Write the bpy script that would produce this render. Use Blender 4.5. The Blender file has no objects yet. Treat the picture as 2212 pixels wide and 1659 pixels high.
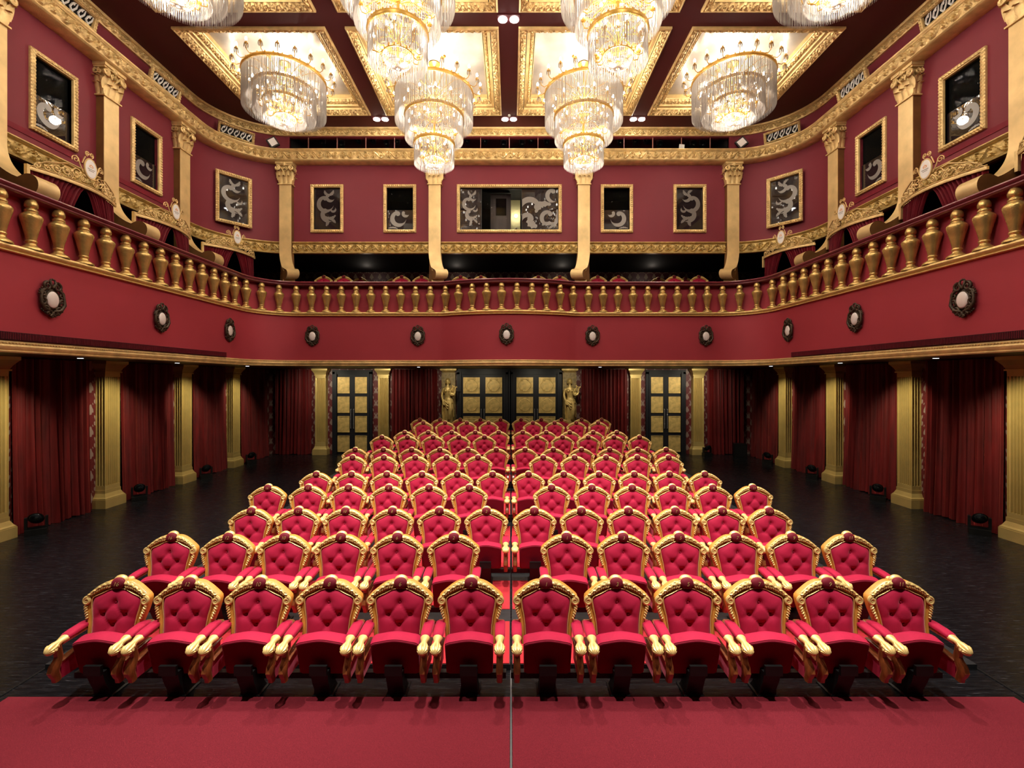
import bpy, math, random
import numpy as np
from mathutils import Vector, Matrix
PI = math.pi
rnd = random.Random(7)
C = bpy.context.scene.collection
HC = 2.94                      # camera height above the stalls floor

# ------------------------------------------------------------------ materials
MATS = {}
def mat(name):
    m = bpy.data.materials.new(name); m.use_nodes = True
    MATS[name] = m
    return m, m.node_tree.nodes, m.node_tree.links, m.node_tree.nodes['Principled BSDF']
def simple(name, col, rough=.5, metal=0., spec=.5, var=0., scale=8., bump=0., bscale=60., coat=0., sheen=0., sheen_tint=None, stretch=(1, 1, 1), emit=None, es=0.):
    m, N, L, B = mat(name)
    B.inputs['Base Color'].default_value = (*col, 1)
    B.inputs['Roughness'].default_value = rough
    B.inputs['Metallic'].default_value = metal
    B.inputs['Specular IOR Level'].default_value = spec
    if coat:
        B.inputs['Coat Weight'].default_value = coat
        B.inputs['Coat Roughness'].default_value = .12
    if sheen:
        B.inputs['Sheen Weight'].default_value = sheen
        B.inputs['Sheen Roughness'].default_value = .35
        B.inputs['Sheen Tint'].default_value = (*(sheen_tint or col), 1)
    if emit:
        B.inputs['Emission Color'].default_value = (*emit, 1)
        B.inputs['Emission Strength'].default_value = es
    if var or bump:
        tc = N.new('ShaderNodeTexCoord'); mp = N.new('ShaderNodeMapping')
        mp.inputs['Scale'].default_value = stretch
        L.new(tc.outputs['Object'], mp.inputs['Vector'])
    if var:
        n = N.new('ShaderNodeTexNoise'); n.inputs['Scale'].default_value = scale; n.inputs['Detail'].default_value = 5
        L.new(mp.outputs['Vector'], n.inputs['Vector'])
        r = N.new('ShaderNodeValToRGB')
        r.color_ramp.elements[0].position = .3; r.color_ramp.elements[1].position = .72
        r.color_ramp.elements[0].color = (*[max(0, c * (1 - var)) for c in col], 1)
        r.color_ramp.elements[1].color = (*[min(1, c * (1 + var)) for c in col], 1)
        L.new(n.outputs['Fac'], r.inputs['Fac']); L.new(r.outputs['Color'], B.inputs['Base Color'])
    if bump:
        n2 = N.new('ShaderNodeTexNoise'); n2.inputs['Scale'].default_value = bscale; n2.inputs['Detail'].default_value = 4
        L.new(mp.outputs['Vector'], n2.inputs['Vector'])
        bp = N.new('ShaderNodeBump'); bp.inputs['Strength'].default_value = bump; bp.inputs['Distance'].default_value = .02
        L.new(n2.outputs['Fac'], bp.inputs['Height']); L.new(bp.outputs['Normal'], B.inputs['Normal'])
    return m
GOLD = simple('gold_carved', (.76, .54, .23), .42, .35, var=.22, scale=5, bump=.25, bscale=70)
LEAF = simple('gold_leaf_flat', (.78, .56, .25), .48, .3, var=.2, scale=2.2, bump=.08, bscale=25)
GOLDD = simple('gold_aged', (.62, .43, .15), .42, .35, var=.3, scale=7, bump=.2, bscale=90)
GOLDB = simple('gold_bright', (.88, .63, .23), .34, .3, var=.12, scale=14, bump=.1, bscale=120)
BRASS = simple('chandelier_brass', (.58, .33, .06), .35, .4, var=.1, scale=14)
GILT = simple('gilded_wood', (.66, .30, .05), .38, .0, var=.2, scale=9, bump=.06, bscale=60, coat=.35)
WOOD = simple('red_wood', (.27, .075, .02), .36, 0, var=.4, scale=5, stretch=(6, 6, 1), coat=.4)
BALU = simple('gold_baluster', (.66, .46, .16), .27, .65, var=.28, scale=6, bump=.22, bscale=40)
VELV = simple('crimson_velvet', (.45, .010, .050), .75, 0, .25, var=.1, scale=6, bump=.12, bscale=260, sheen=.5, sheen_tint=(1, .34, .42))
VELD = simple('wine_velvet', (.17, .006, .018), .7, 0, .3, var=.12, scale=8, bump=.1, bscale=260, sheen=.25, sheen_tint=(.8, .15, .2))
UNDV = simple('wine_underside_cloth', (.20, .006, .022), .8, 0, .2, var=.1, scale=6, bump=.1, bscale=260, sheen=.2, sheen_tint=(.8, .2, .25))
CURT = simple('dark_red_drape', (.115, .005, .006), .6, 0, .35, var=.4, scale=2.5, stretch=(3, 3, .5), bump=.1, bscale=150, sheen=.5, sheen_tint=(.9, .18, .12))
CURB = simple('box_drape', (.15, .004, .012), .65, 0, .3, var=.25, scale=6, sheen=.4, sheen_tint=(1, .2, .25))
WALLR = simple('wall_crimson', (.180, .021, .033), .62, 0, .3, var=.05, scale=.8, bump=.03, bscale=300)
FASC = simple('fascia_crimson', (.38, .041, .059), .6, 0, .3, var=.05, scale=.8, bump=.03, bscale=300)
RAILM = simple('wine_lacquer', (.20, .028, .05), .3, 0, .5, var=.08, scale=3, coat=.3)
CEIL = simple('ceiling_maroon', (.085, .012, .016), .6, 0, .3, var=.06, scale=1.)
DARK = simple('dark_void', (.008, .007, .007), .8, 0, .2)
BLACKM = simple('black_metal', (.006, .006, .006), .45, 0, .3, var=.3, scale=12)
BLACKW = simple('black_door_wood', (.008, .008, .012), .5, 0, .35)
STEEL = simple('dull_steel', (.3, .3, .32), .4, .8)
UNDER = simple('balcony_underside', (.055, .026, .012), .5, 0, .4, var=.2, scale=2)
CARP = simple('red_carpet', (.20, .016, .027), .95, 0, .15, var=.3, scale=150, bump=.5, bscale=420, sheen=.35, sheen_tint=(1, .3, .3))
AISLE = simple('aisle_carpet', (.52, .03, .04), .95, 0, .15, var=.12, scale=4, bump=.3, bscale=420, sheen=.4, sheen_tint=(1, .35, .35))
PLAT = simple('platform_black', (.020, .021, .023), .42, 0, .4, var=.45, scale=4, stretch=(1, 8, 1), bump=.1, bscale=40)
BRONZ = simple('dark_bronze', (.055, .036, .02), .42, .35, var=.6, scale=40, bump=.3, bscale=120)
PORC = simple('white_porcelain', (.9, .84, .80), .2, 0, .5)
SIGNW = simple('sign_white', (.85, .84, .8), .4)
SIGNG = simple('sign_print_grey', (.35, .33, .30), .6)
SIGNO = simple('sign_print_orange', (.75, .32, .08), .5)
ETCH = simple('etched_grey', (.24, .22, .20), .3, 0, .25)
ETCHD = simple('etched_dim', (.15, .13, .115), .4, 0, .3)
PANE = simple('dark_pane', (.016, .011, .012), .02, 0, .4)
SILV = simple('silver_leaf', (.60, .565, .50), .38, .45, var=.3, scale=1.1, bump=.12, bscale=9)
WHITEP = simple('white_paint', (.8, .78, .74), .5)
LILAC = simple('door_lilac', (.32, .25, .25), .6, 0, .3, var=.1, scale=3, stretch=(8, 8, .4))
OLIVE = simple('booth_wall', (.34, .30, .17), .7)
LENS = simple('lens_glass', (.02, .025, .03), .05, .2, .9)
def emis(name, col, s, sample='NONE'):
    m, N, L, B = mat(name)
    N.remove(B); e = N.new('ShaderNodeEmission')
    e.inputs['Color'].default_value = (*col, 1); e.inputs['Strength'].default_value = s
    L.new(e.outputs[0], N['Material Output'].inputs['Surface'])
    try: m.cycles.emission_sampling = sample
    except Exception: pass
    return m
BULB = emis('lit_bulb', (1, .88, .72), 30)
LAMPW = emis('lit_downlight', (1, .97, .92), 30)
LAMPB = emis('booth_lamp', (1, .92, .7), 25)
LEDW = emis('small_led', (.9, .95, 1), 3)
def crystal():
    m, N, L, B = mat('cut_crystal')
    B.inputs['Base Color'].default_value = (.55, .52, .49, 1); B.inputs['Roughness'].default_value = .12
    B.inputs['Specular IOR Level'].default_value = .9
    t = N.new('ShaderNodeBsdfTranslucent'); t.inputs['Color'].default_value = (.62, .57, .52, 1)
    mx = N.new('ShaderNodeMixShader'); mx.inputs[0].default_value = .5
    L.new(B.outputs[0], mx.inputs[1]); L.new(t.outputs[0], mx.inputs[2])
    L.new(mx.outputs[0], N['Material Output'].inputs['Surface'])
    return m
CRYS = crystal()
def clear_glass():
    m, N, L, B = mat('clear_pane')
    B.inputs['Base Color'].default_value = (.01, .01, .01, 1); B.inputs['Roughness'].default_value = .02
    t = N.new('ShaderNodeBsdfTransparent'); t.inputs[0].default_value = (.85, .86, .84, 1)
    f = N.new('ShaderNodeFresnel'); f.inputs[0].default_value = 1.5
    mx = N.new('ShaderNodeMixShader')
    L.new(f.outputs[0], mx.inputs[0]); L.new(t.outputs[0], mx.inputs[1]); L.new(B.outputs[0], mx.inputs[2])
    L.new(mx.outputs[0], N['Material Output'].inputs['Surface'])
    return m
CLEAR = clear_glass()
def floor_mat():
    m, N, L, B = mat('black_stage_floor')
    tc = N.new('ShaderNodeTexCoord')
    mp = N.new('ShaderNodeMapping'); mp.inputs['Scale'].default_value = (1, 9, 1)
    L.new(tc.outputs['Object'], mp.inputs['Vector'])
    n = N.new('ShaderNodeTexNoise'); n.inputs['Scale'].default_value = 4; n.inputs['Detail'].default_value = 8
    L.new(mp.outputs['Vector'], n.inputs['Vector'])
    r = N.new('ShaderNodeValToRGB')
    r.color_ramp.elements[0].position = .35; r.color_ramp.elements[0].color = (.004, .004, .005, 1)
    r.color_ramp.elements[1].position = .8; r.color_ramp.elements[1].color = (.012, .012, .014, 1)
    L.new(n.outputs['Fac'], r.inputs['Fac'])
    # fine scuffs and scratches worn into the paint
    mp2 = N.new('ShaderNodeMapping'); mp2.inputs['Scale'].default_value = (2.5, 40, 1); mp2.inputs['Rotation'].default_value = (0, 0, .5)
    L.new(tc.outputs['Object'], mp2.inputs['Vector'])
    n2 = N.new('ShaderNodeTexNoise'); n2.inputs['Scale'].default_value = 2.2; n2.inputs['Detail'].default_value = 3
    L.new(mp2.outputs['Vector'], n2.inputs['Vector'])
    r2 = N.new('ShaderNodeValToRGB')
    r2.color_ramp.elements[0].position = .63; r2.color_ramp.elements[0].color = (0, 0, 0, 1)
    r2.color_ramp.elements[1].position = .72; r2.color_ramp.elements[1].color = (.06, .06, .068, 1)
    L.new(n2.outputs['Fac'], r2.inputs['Fac'])
    ad = N.new('ShaderNodeMixRGB'); ad.blend_type = 'ADD'; ad.inputs[0].default_value = 1
    L.new(r.outputs[0], ad.inputs[1]); L.new(r2.outputs[0], ad.inputs[2]); L.new(ad.outputs[0], B.inputs['Base Color'])
    rr = N.new('ShaderNodeMapRange'); rr.inputs[3].default_value = .16; rr.inputs[4].default_value = .36
    L.new(n.outputs['Fac'], rr.inputs[0]); L.new(rr.outputs[0], B.inputs['Roughness'])
    B.inputs['Specular IOR Level'].default_value = .22
    bp = N.new('ShaderNodeBump'); bp.inputs['Strength'].default_value = .12; bp.inputs['Distance'].default_value = .01
    L.new(n.outputs['Fac'], bp.inputs['Height']); L.new(bp.outputs['Normal'], B.inputs['Normal'])
    return m
FLOORM = floor_mat()
def damask(name, base, fig):
    m, N, L, B = mat(name)
    tc = N.new('ShaderNodeTexCoord'); sp = N.new('ShaderNodeSeparateXYZ'); L.new(tc.outputs['UV'], sp.inputs[0])
    def mth(op, a, b=None):
        n = N.new('ShaderNodeMath'); n.operation = op
        for i, v in enumerate((a, b)):
            if v is None: continue
            if isinstance(v, (int, float)): n.inputs[i].default_value = v
            else: L.new(v, n.inputs[i])
        return n.outputs[0]
    u = mth('MULTIPLY', sp.outputs[0], 2 * PI / .32); v = mth('MULTIPLY', sp.outputs[1], 2 * PI / .5)
    a = mth('COSINE', u); b = mth('COSINE', v)
    s1 = mth('MULTIPLY', a, b)
    a3 = mth('COSINE', mth('MULTIPLY', u, 3.)); b3 = mth('SINE', mth('ADD', mth('MULTIPLY', v, 3.), mth('MULTIPLY', a, 2.2)))
    s2 = mth('MULTIPLY', mth('MULTIPLY', a3, b3), .55)
    s = mth('ADD', s1, s2)
    r = N.new('ShaderNodeValToRGB'); r.color_ramp.interpolation = 'LINEAR'
    r.color_ramp.elements[0].position = .22; r.color_ramp.elements[0].color = (*base, 1)
    r.color_ramp.elements[1].position = .30; r.color_ramp.elements[1].color = (*fig, 1)
    L.new(s, r.inputs[0]); L.new(r.outputs[0], B.inputs['Base Color'])
    B.inputs['Roughness'].default_value = .5
    return m
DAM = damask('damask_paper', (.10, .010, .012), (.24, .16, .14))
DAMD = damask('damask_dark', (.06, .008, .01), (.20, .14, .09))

# ------------------------------------------------------------------ mesh builder
class MB:
    def __init__(s): s.v = []; s.f = []; s.uv = None
    def add(s, vs, fs):
        o = len(s.v); s.v.extend([tuple(map(float, p)) for p in vs]); s.f.extend([tuple(i + o for i in f) for f in fs]); return s
    def box(s, x0, x1, y0, y1, z0, z1):
        vs = [(x, y, z) for z in (z0, z1) for y in (y0, y1) for x in (x0, x1)]
        return s.add(vs, [(0, 2, 3, 1), (4, 5, 7, 6), (0, 1, 5, 4), (2, 6, 7, 3), (0, 4, 6, 2), (1, 3, 7, 5)])
    def grid(s, P, closed_u=False, closed_v=False):     # P[u][v] points
        P = np.asarray(P); nu, nv = P.shape[:2]
        fs = []
        for i in range(nu if closed_u else nu - 1):
            for j in range(nv if closed_v else nv - 1):
                a, b = i, (i + 1) % nu; c, d = j, (j + 1) % nv
                fs.append((a * nv + c, b * nv + c, b * nv + d, a * nv + d))
        return s.add(P.reshape(-1, 3), fs)
    def loft(s, rings, cap=True):                       # list of closed rings, same length
        P = np.asarray(rings); n = P.shape[1]; o = len(s.v)
        s.grid(P, False, True)
        if cap:
            s.f.append(tuple(o + i for i in range(n))[::-1]); s.f.append(tuple(o + (len(rings) - 1) * n + i for i in range(n)))
        return s
    def tube(s, pts, r, n=6, cap=True):
        pts = [Vector(p) for p in pts]; rs = r if hasattr(r, '__len__') else [r] * len(pts)
        rings = []; up = Vector((0, 0, 1))
        t0 = (pts[1] - pts[0]).normalized()
        if abs(t0.dot(up)) > .9: up = Vector((0, 1, 0))
        a = t0.cross(up).normalized()
        for i, p in enumerate(pts):
            t = (pts[min(i + 1, len(pts) - 1)] - pts[max(i - 1, 0)])
            if t.length < 1e-9: t = t0.copy()
            t.normalize(); a = (a - t * a.dot(t))
            if a.length < 1e-6: a = t.orthogonal()
            a.normalize(); b = t.cross(a)
            rings.append([p + a * (math.cos(2 * PI * k / n) * rs[i]) + b * (math.sin(2 * PI * k / n) * rs[i]) for k in range(n)])
        return s.loft([[tuple(q) for q in ring] for ring in rings], cap)
    def lathe(s, prof, n=16, c=(0, 0, 0), cap=True):    # prof [(r,z)]
        rings = [[(c[0] + r * math.cos(2 * PI * k / n), c[1] + r * math.sin(2 * PI * k / n), c[2] + z) for k in range(n)] for r, z in prof]
        return s.loft(rings, cap)
    def ell(s, c, r, nu=10, nv=7, M=None):
        prof = []
        for j in range(nv + 1):
            t = -PI / 2 + PI * j / nv
            prof.append([((math.cos(t) + 1e-4) * math.cos(2 * PI * k / nu) * r[0], (math.cos(t) + 1e-4) * math.sin(2 * PI * k / nu) * r[1], math.sin(t) * r[2]) for k in range(nu)])
        rings = [[tuple((M @ Vector(p) if M else Vector(p)) + Vector(c)) for p in ring] for ring in prof]
        return s.loft(rings)
    def ring(s, R, r, z=0, n=48, m=6, c=(0, 0), sx=1., sy=1.):
        P = [[((R + r * math.cos(2 * PI * b / m)) * math.cos(2 * PI * a / n) * sx + c[0], (R + r * math.cos(2 * PI * b / m)) * math.sin(2 * PI * a / n) * sy + c[1], z + r * math.sin(2 * PI * b / m)) for b in range(m)] for a in range(n)]
        return s.grid(P, True, True)
    def xform(s, fn): s.v = [tuple(fn(*p)) for p in s.v]; return s
    def mesh(s, name, m, smooth=True, ang=40):
        me = bpy.data.meshes.new(name); me.from_pydata(s.v, [], s.f); me.update()
        if m: me.materials.append(m)
        if smooth:
            me.polygons.foreach_set('use_smooth', [True] * len(me.polygons))
            try: me.set_sharp_from_angle(angle=math.radians(ang))
            except Exception: pass
        if s.uv is not None:
            ul = me.uv_layers.new(name='UVMap'); idx = np.empty(len(me.loops), dtype=np.int32)
            me.loops.foreach_get('vertex_index', idx)
            ul.data.foreach_set('uv', np.asarray(s.uv, dtype=np.float32)[idx].ravel())
        return me
    def build(s, name, m, parent=None, loc=(0, 0, 0), smooth=True, ang=40, recalc=True):
        me = s.mesh(name, m, smooth, ang)
        if recalc:
            import bmesh
            b = bmesh.new(); b.from_mesh(me); bmesh.ops.recalc_face_normals(b, faces=b.faces); b.to_mesh(me); b.free()
        return link(name, me, parent, loc)
def link(name, me, parent=None, loc=(0, 0, 0), rz=0):
    o = bpy.data.objects.new(name, me); C.objects.link(o); o.location = loc; o.rotation_euler = (0, 0, rz)
    if parent: o.parent = parent
    return o
def tag(o, label, cat=None, group=None, kind=None):
    if label: o['label'] = label
    if cat: o['category'] = cat
    if group: o['group'] = group
    if kind: o['kind'] = kind
    return o
def thing(name, label, cat, loc=(0, 0, 0), rz=0, group=None):
    o = bpy.data.objects.new(name, None); C.objects.link(o); o.empty_display_size = .1
    o.location = loc; o.rotation_euler = (0, 0, rz)
    return tag(o, label, cat, group)
CH = {}
def dup(root, loc, rz=None, label=None, group=None):
    r = root.copy(); C.objects.link(r); r.location = loc
    if rz is not None: r.rotation_euler = (0, 0, rz)
    if label: r['label'] = label
    if group: r['group'] = group
    for ch in CH.setdefault(root.name, list(root.children)):
        c = ch.copy(); C.objects.link(c); c.parent = r
        for g in CH.setdefault(ch.name, list(ch.children)):
            d = g.copy(); C.objects.link(d); d.parent = c
    return r
def spiral(cx, cz, r0, r1, turns, a0, sgn=1, n=22):
    out = []
    for i in range(n + 1):
        t = i / n; r = r0 + (r1 - r0) * t; a = a0 + sgn * 2 * PI * turns * t
        out.append((cx + r * math.cos(a), cz + r * math.sin(a)))
    return out
ORD = ['first', 'second', 'third', 'fourth', 'fifth', 'sixth', 'seventh', 'eighth', 'ninth', 'tenth', 'eleventh', 'twelfth', 'thirteenth', 'fourteenth', 'fifteenth', 'sixteenth', 'seventeenth', 'eighteenth', 'nineteenth']

# ------------------------------------------------------------------ plan curves
def resample(pts, step):
    pts = np.array(pts, float); d = np.r_[0, np.cumsum(np.hypot(*np.diff(pts, axis=0).T))]
    n = max(2, int(round(d[-1] / step)) + 1); s = np.linspace(0, d[-1], n)
    return np.c_[np.interp(s, d, pts[:, 0]), np.interp(s, d, pts[:, 1])], s
def normals(p):      # to the right of the walking direction = into the hall for left->back->right
    t = np.gradient(p, axis=0); t /= np.linalg.norm(t, axis=1)[:, None]
    return np.c_[t[:, 1], -t[:, 0]]
WX, WY, WR, Y0 = 9.4, 15.64, 2.0, 4.6
def hall_pts(full=True):
    a = [(-WX, Y0), (-WX, WY - WR)]
    a += [(-(WX - WR) - WR * math.cos(t), WY - WR + WR * math.sin(t)) for t in np.linspace(0, PI / 2, 18)[1:]]
    return a + [(-x, y) for x, y in a[::-1]]
def hall_path(step=.1): return resample(hall_pts(), step)
KB = .97
RX, RY, RR, BX, BY = [KB * q for q in (8.06, 15.19, 1.25, 2.2, .54)]
def rail_pts():
    a = [(-RX, Y0), (-RX, RY - RR)]
    a += [(-(RX - RR) - RR * math.cos(t), RY - RR + RR * math.sin(t)) for t in np.linspace(0, PI / 2, 14)[1:]]
    a += [(-BX, RY)]
    R = (BX * BX + BY * BY) / (2 * BY); th = math.asin(BX / R)
    b = [(R * math.sin(t), RY - BY + R - R * math.cos(t)) for t in np.linspace(-th, th, 25)]
    return a + b[1:-1] + [(-x, y) for x, y in a[::-1]]
def rail_path(step=.12): return resample(rail_pts(), step)
def sweep(p, prof, closed=True, mb=None):
    nrm = normals(p); mb = mb or MB()
    P = [[(p[i, 0] + nrm[i, 0] * d, p[i, 1] + nrm[i, 1] * d, z) for d, z in prof] for i in range(len(p))]
    if closed: return mb.loft(P)
    return mb.grid(P)
def rinceau(u, v, H, P):           # running scroll: u metres, v 0..1, H band height -> 0..1 relief
    hp = P / 2; cell = np.floor(u / hp); sg = np.where(cell % 2 == 0, 1., -1.)
    dx = (u - (cell + .5) * hp) / H; dy = (v - .5 + sg * .04)
    r = np.hypot(dx, dy); th = np.arctan2(dy * sg, dx)
    R = .40
    sp = (.5 + .5 * np.cos(th - 2 * PI * r / .17)) * np.clip((R - r) / .06, 0, 1)
    bud = np.clip(1 - r / .09, 0, 1) ** .5
    w = .5 + .40 * np.sin(2 * PI * u / P - PI / 2 + PI / 2)
    stem = np.exp(-((v - w) / .085) ** 2)
    leaf = np.exp(-((v - (1 - w)) / .16) ** 2) * (.5 + .5 * np.cos(2 * PI * u / (P / 9))) * .7 * (r > R)
    h = np.maximum.reduce([sp, bud, stem, leaf])
    return h * np.clip(v / .06, 0, 1) * np.clip((1 - v) / .06, 0, 1)
def relief_band(p, s, z0, z1, d, amp, P, nv=13, mb=None):
    nrm = normals(p); mb = mb or MB(); V = np.linspace(0, 1, nv)
    U, VV = np.meshgrid(s, V, indexing='ij')
    h = rinceau(U, VV, z1 - z0, P) * amp + d
    PT = np.stack([p[:, 0, None] + nrm[:, 0, None] * h, p[:, 1, None] + nrm[:, 1, None] * h, np.broadcast_to(z0 + (z1 - z0) * V, h.shape)], -1)
    return mb.grid(PT)
def planar(holes, u0, u1, v0, v1, fn, depth, back=True):
    """flat wall with rectangular holes; fn(u,v,d)->xyz, d = depth behind the face"""
    us = sorted({u0, u1, *[h[0] for h in holes], *[h[1] for h in holes]}); vs = sorted({v0, v1, *[h[2] for h in holes], *[h[3] for h in holes]})
    mb = MB()
    inh = lambda a, b: any(h[0] < a < h[1] and h[2] < b < h[3] for h in holes)
    for i in range(len(us) - 1):
        for j in range(len(vs) - 1):
            if inh((us[i] + us[i + 1]) / 2, (vs[j] + vs[j + 1]) / 2): continue
            for d in ((0, depth) if back else (0,)):
                mb.add([fn(us[i], vs[j], d), fn(us[i + 1], vs[j], d), fn(us[i + 1], vs[j + 1], d), fn(us[i], vs[j + 1], d)], [(0, 1, 2, 3)])
    for a, b, c, d in list(holes) + [(u0, u1, v0, v1)]:
        q = [(a, c), (b, c), (b, d), (a, d)]
        for k in range(4):
            (e, f), (g, h) = q[k], q[(k + 1) % 4]
            mb.add([fn(e, f, 0), fn(g, h, 0), fn(g, h, depth), fn(e, f, depth)], [(0, 1, 2, 3)])
    return mb

# ------------------------------------------------------------------ camera
cd = bpy.data.cameras.new('camera'); cam = bpy.data.objects.new('camera', cd); C.objects.link(cam)
cam.location = (.06, 0, HC); cam.rotation_euler = (PI / 2, 0, 0)
cd.sensor_width = 36; cd.lens = 1005 / 2212 * 36; cd.shift_x = 2 / 2212; cd.shift_y = -9.5 / 2212
cd.clip_start = .05; cd.clip_end = 100
bpy.context.scene.camera = cam

def struct(o, label=None, cat=None):
    o['kind'] = 'structure'
    if label: o['label'] = label
    if cat: o['category'] = cat
    return o

# ------------------------------------------------------------------ setting: floor, ceiling, walls
struct(MB().box(-13, 13, -1.5, 20, -.15, 0).build('floor', FLOORM), 'glossy black painted hall floor with scuffs', 'floor')
ZC = HC + 8.45
COF = [(cx, cy) for cy in (12.97, 8.81, 4.65) for cx in (-6.24, -2.08, 2.08, 6.24)]
CH_ = 1.84
cfn = lambda u, v, d: (u, v, ZC + d)
struct(planar([(x - CH_, x + CH_, y - CH_, y + CH_) for x, y in COF], -10.2, 10.2, 2., 18., cfn, .08).build('ceiling', CEIL, smooth=False), 'dark maroon ceiling between the gilt coffers', 'ceiling')
# coffer frames with silver panels
def coffer(cx, cy, k):
    prof = [(0, .05), (0, -.05), (.035, -.07), (.05, -.045), (.06, -.05)]
    rb0 = ((.06, -.05), (.20, .03)); mid = [(.215, .02), (.225, .07), (.29, .09), (.30, .12), (.30, .17), (.315, .165)]
    rb1 = ((.315, .165), (.41, .23)); end = [(.425, .22), (.44, .245), (.44, .40)]
    mb = MB()
    def side(prof_d, prof_z, rel, P):
        for q in range(4):
            ca, sa = [(1, 0), (0, 1), (-1, 0), (0, -1)][q]
            ns = 180 if rel else 2
            rows = []
            t = np.linspace(-1, 1, ns)
            PT = np.zeros((ns, len(prof_d), 3))
            for j, (d, z) in enumerate(zip(prof_d, prof_z)):
                hw = CH_ - d; u = t * hw
                zz = np.full(ns, z)
                if rel:
                    v = j / (len(prof_d) - 1)
                    zz = z - .05 * rinceau(u + 5.04, np.full(ns, v), .16, P)
                x = u; y = np.full(ns, -hw)
                PT[:, j, 0] = cx + x * ca - y * sa; PT[:, j, 1] = cy + x * sa + y * ca; PT[:, j, 2] = ZC + zz
            mb.grid(PT)
    seg = lambda a, b, n: (np.linspace(a[0], b[0], n), np.linspace(a[1], b[1], n))
    side([a for a, _ in prof], [b for _, b in prof], False, 0)
    side(*seg(*rb0, 8), True, .28)
    side([a for a, _ in mid], [b for _, b in mid], False, 0)
    side(*seg(*rb1, 7), True, .22)
    side([a for a, _ in end], [b for _, b in end], False, 0)
    fr = mb.build('trim_%d' % k, GOLD, smooth=True, ang=30, recalc=False)
    struct(fr, 'gilt stepped moulding of a square ceiling coffer', 'coffer')
    h = CH_ - .43
    MB().box(cx - h, cx + h, cy - h, cy + h, ZC + .36, ZC + .40).build('coffer_panel', SILV, fr, smooth=False)
for k, (x, y) in enumerate(COF): coffer(x, y, k + 1)

# upper walls -----------------------------------------------------------------
ZF0, ZF1 = HC + 4.24, HC + 4.60        # lower frieze
ZK0, ZK1 = HC + 7.20, HC + 7.57        # main cornice
ZU0, ZU1 = HC + 8.17, HC + 8.45        # upper cornice
BACKW = [(-6.12, 1.10), (-3.675, 1.10), (.06 - .06, 3.52), (3.61, 1.08), (6.06, 1.10)]
FZ0, FZ1 = HC + 4.93, HC + 6.55
FB = .11                                # frame width
holes_back = [(c - w / 2 + FB, c + w / 2 - FB, FZ0 + FB, FZ1 - FB) for c, w in BACKW]
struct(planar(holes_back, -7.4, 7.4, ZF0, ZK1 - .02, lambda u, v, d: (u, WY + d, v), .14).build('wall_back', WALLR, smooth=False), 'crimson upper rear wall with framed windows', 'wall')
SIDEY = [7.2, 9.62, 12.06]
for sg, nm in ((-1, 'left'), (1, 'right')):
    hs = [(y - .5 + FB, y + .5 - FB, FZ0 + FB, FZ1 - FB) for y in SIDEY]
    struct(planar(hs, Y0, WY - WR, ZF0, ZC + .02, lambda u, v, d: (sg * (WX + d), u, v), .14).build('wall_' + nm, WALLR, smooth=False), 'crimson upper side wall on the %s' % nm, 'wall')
    arc = np.array([(sg * ((WX - WR) + WR * math.cos(t)), WY - WR + WR * math.sin(t)) for t in np.linspace(0, PI / 2, 24)])
    n_ = np.array([(-sg * math.cos(t), -math.sin(t)) for t in np.linspace(0, PI / 2, 24)])
    P = [[(a[0] - n[0] * d, a[1] - n[1] * d, z) for d, z in ((0, ZF0), (0, ZC + .02), (.14, ZC + .02), (.14, ZF0))] for a, n in zip(arc, n_)]
    struct(MB().loft(P).build('wall_corner_' + nm, WALLR), 'curved crimson corner of the upper wall on the %s' % nm, 'wall')
p, s = hall_path(.1)
struct(sweep(np.array([(-7.4, WY), (7.4, WY)]), [(0, ZU0 - .02), (0, ZC), (-.14, ZC), (-.14, ZU0 - .02)]).build('wall_back_upper', WALLR, smooth=False), 'strip of wall above the lighting recess', 'wall')
# lighting recess behind the rear cornice
rm = MB(); rm.add([(-7.4, 15.70, ZK1 - .04), (7.4, 15.70, ZK1 - .04), (7.4, 17.6, ZK1 - .04), (-7.4, 17.6, ZK1 - .04), (-7.4, 15.70, ZC + .06), (7.4, 15.70, ZC + .06), (7.4, 17.6, ZC + .06), (-7.4, 17.6, ZC + .06)],
       [(0, 1, 2, 3), (4, 5, 6, 7), (2, 3, 7, 6), (0, 3, 7, 4), (1, 2, 6, 5)])
struct(rm.build('wall_recess', DARK, smooth=False, recalc=False), 'dark inside of the lighting recess above the rear cornice', 'wall')
# cornices and frieze
def band(name, z0, z1, d, label, P, prof_back, lips, step=.024, pth=None, mat_=GOLD):
    p, s = resample(pth or hall_pts(), step)
    mb = relief_band(p, s, z0 + (z1 - z0) * lips[0], z1 - (z1 - z0) * lips[1], d, .06, P)
    pc, sc = resample(pth or hall_pts(), .12)
    for pr in prof_back: sweep(pc, pr, True, mb)
    o = mb.build(name, mat_, recalc=False); struct(o, label, 'cornice'); return o
dz = ZK1 - ZK0
band('trim_20', ZK0, ZK1, .36, 'broad gilt cornice with scroll relief above the capitals', .50,
     [[(0, ZK0), (.32, ZK0), (.35, ZK0 + .02), (.365, ZK0 + .035), (.365, ZK0 + .05), (.35, ZK0 + .055), (.35, ZK1 - .075), (.37, ZK1 - .07), (.38, ZK1 - .05), (.395, ZK1 - .04), (.41, ZK1 - .015), (.41, ZK1), (0, ZK1)]], (.15, .22))
band('trim_21', ZU0, ZU1, .03, 'slim gilt cornice with scroll relief under the ceiling', .42,
     [[(0, ZU0), (.05, ZU0), (.06, ZU0 + .02), (.03, ZU0 + .03), (.03, ZU1 - .06), (.07, ZU1 - .05), (.09, ZU1 - .02), (.09, ZU1), (0, ZU1)]], (.14, .24))
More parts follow.
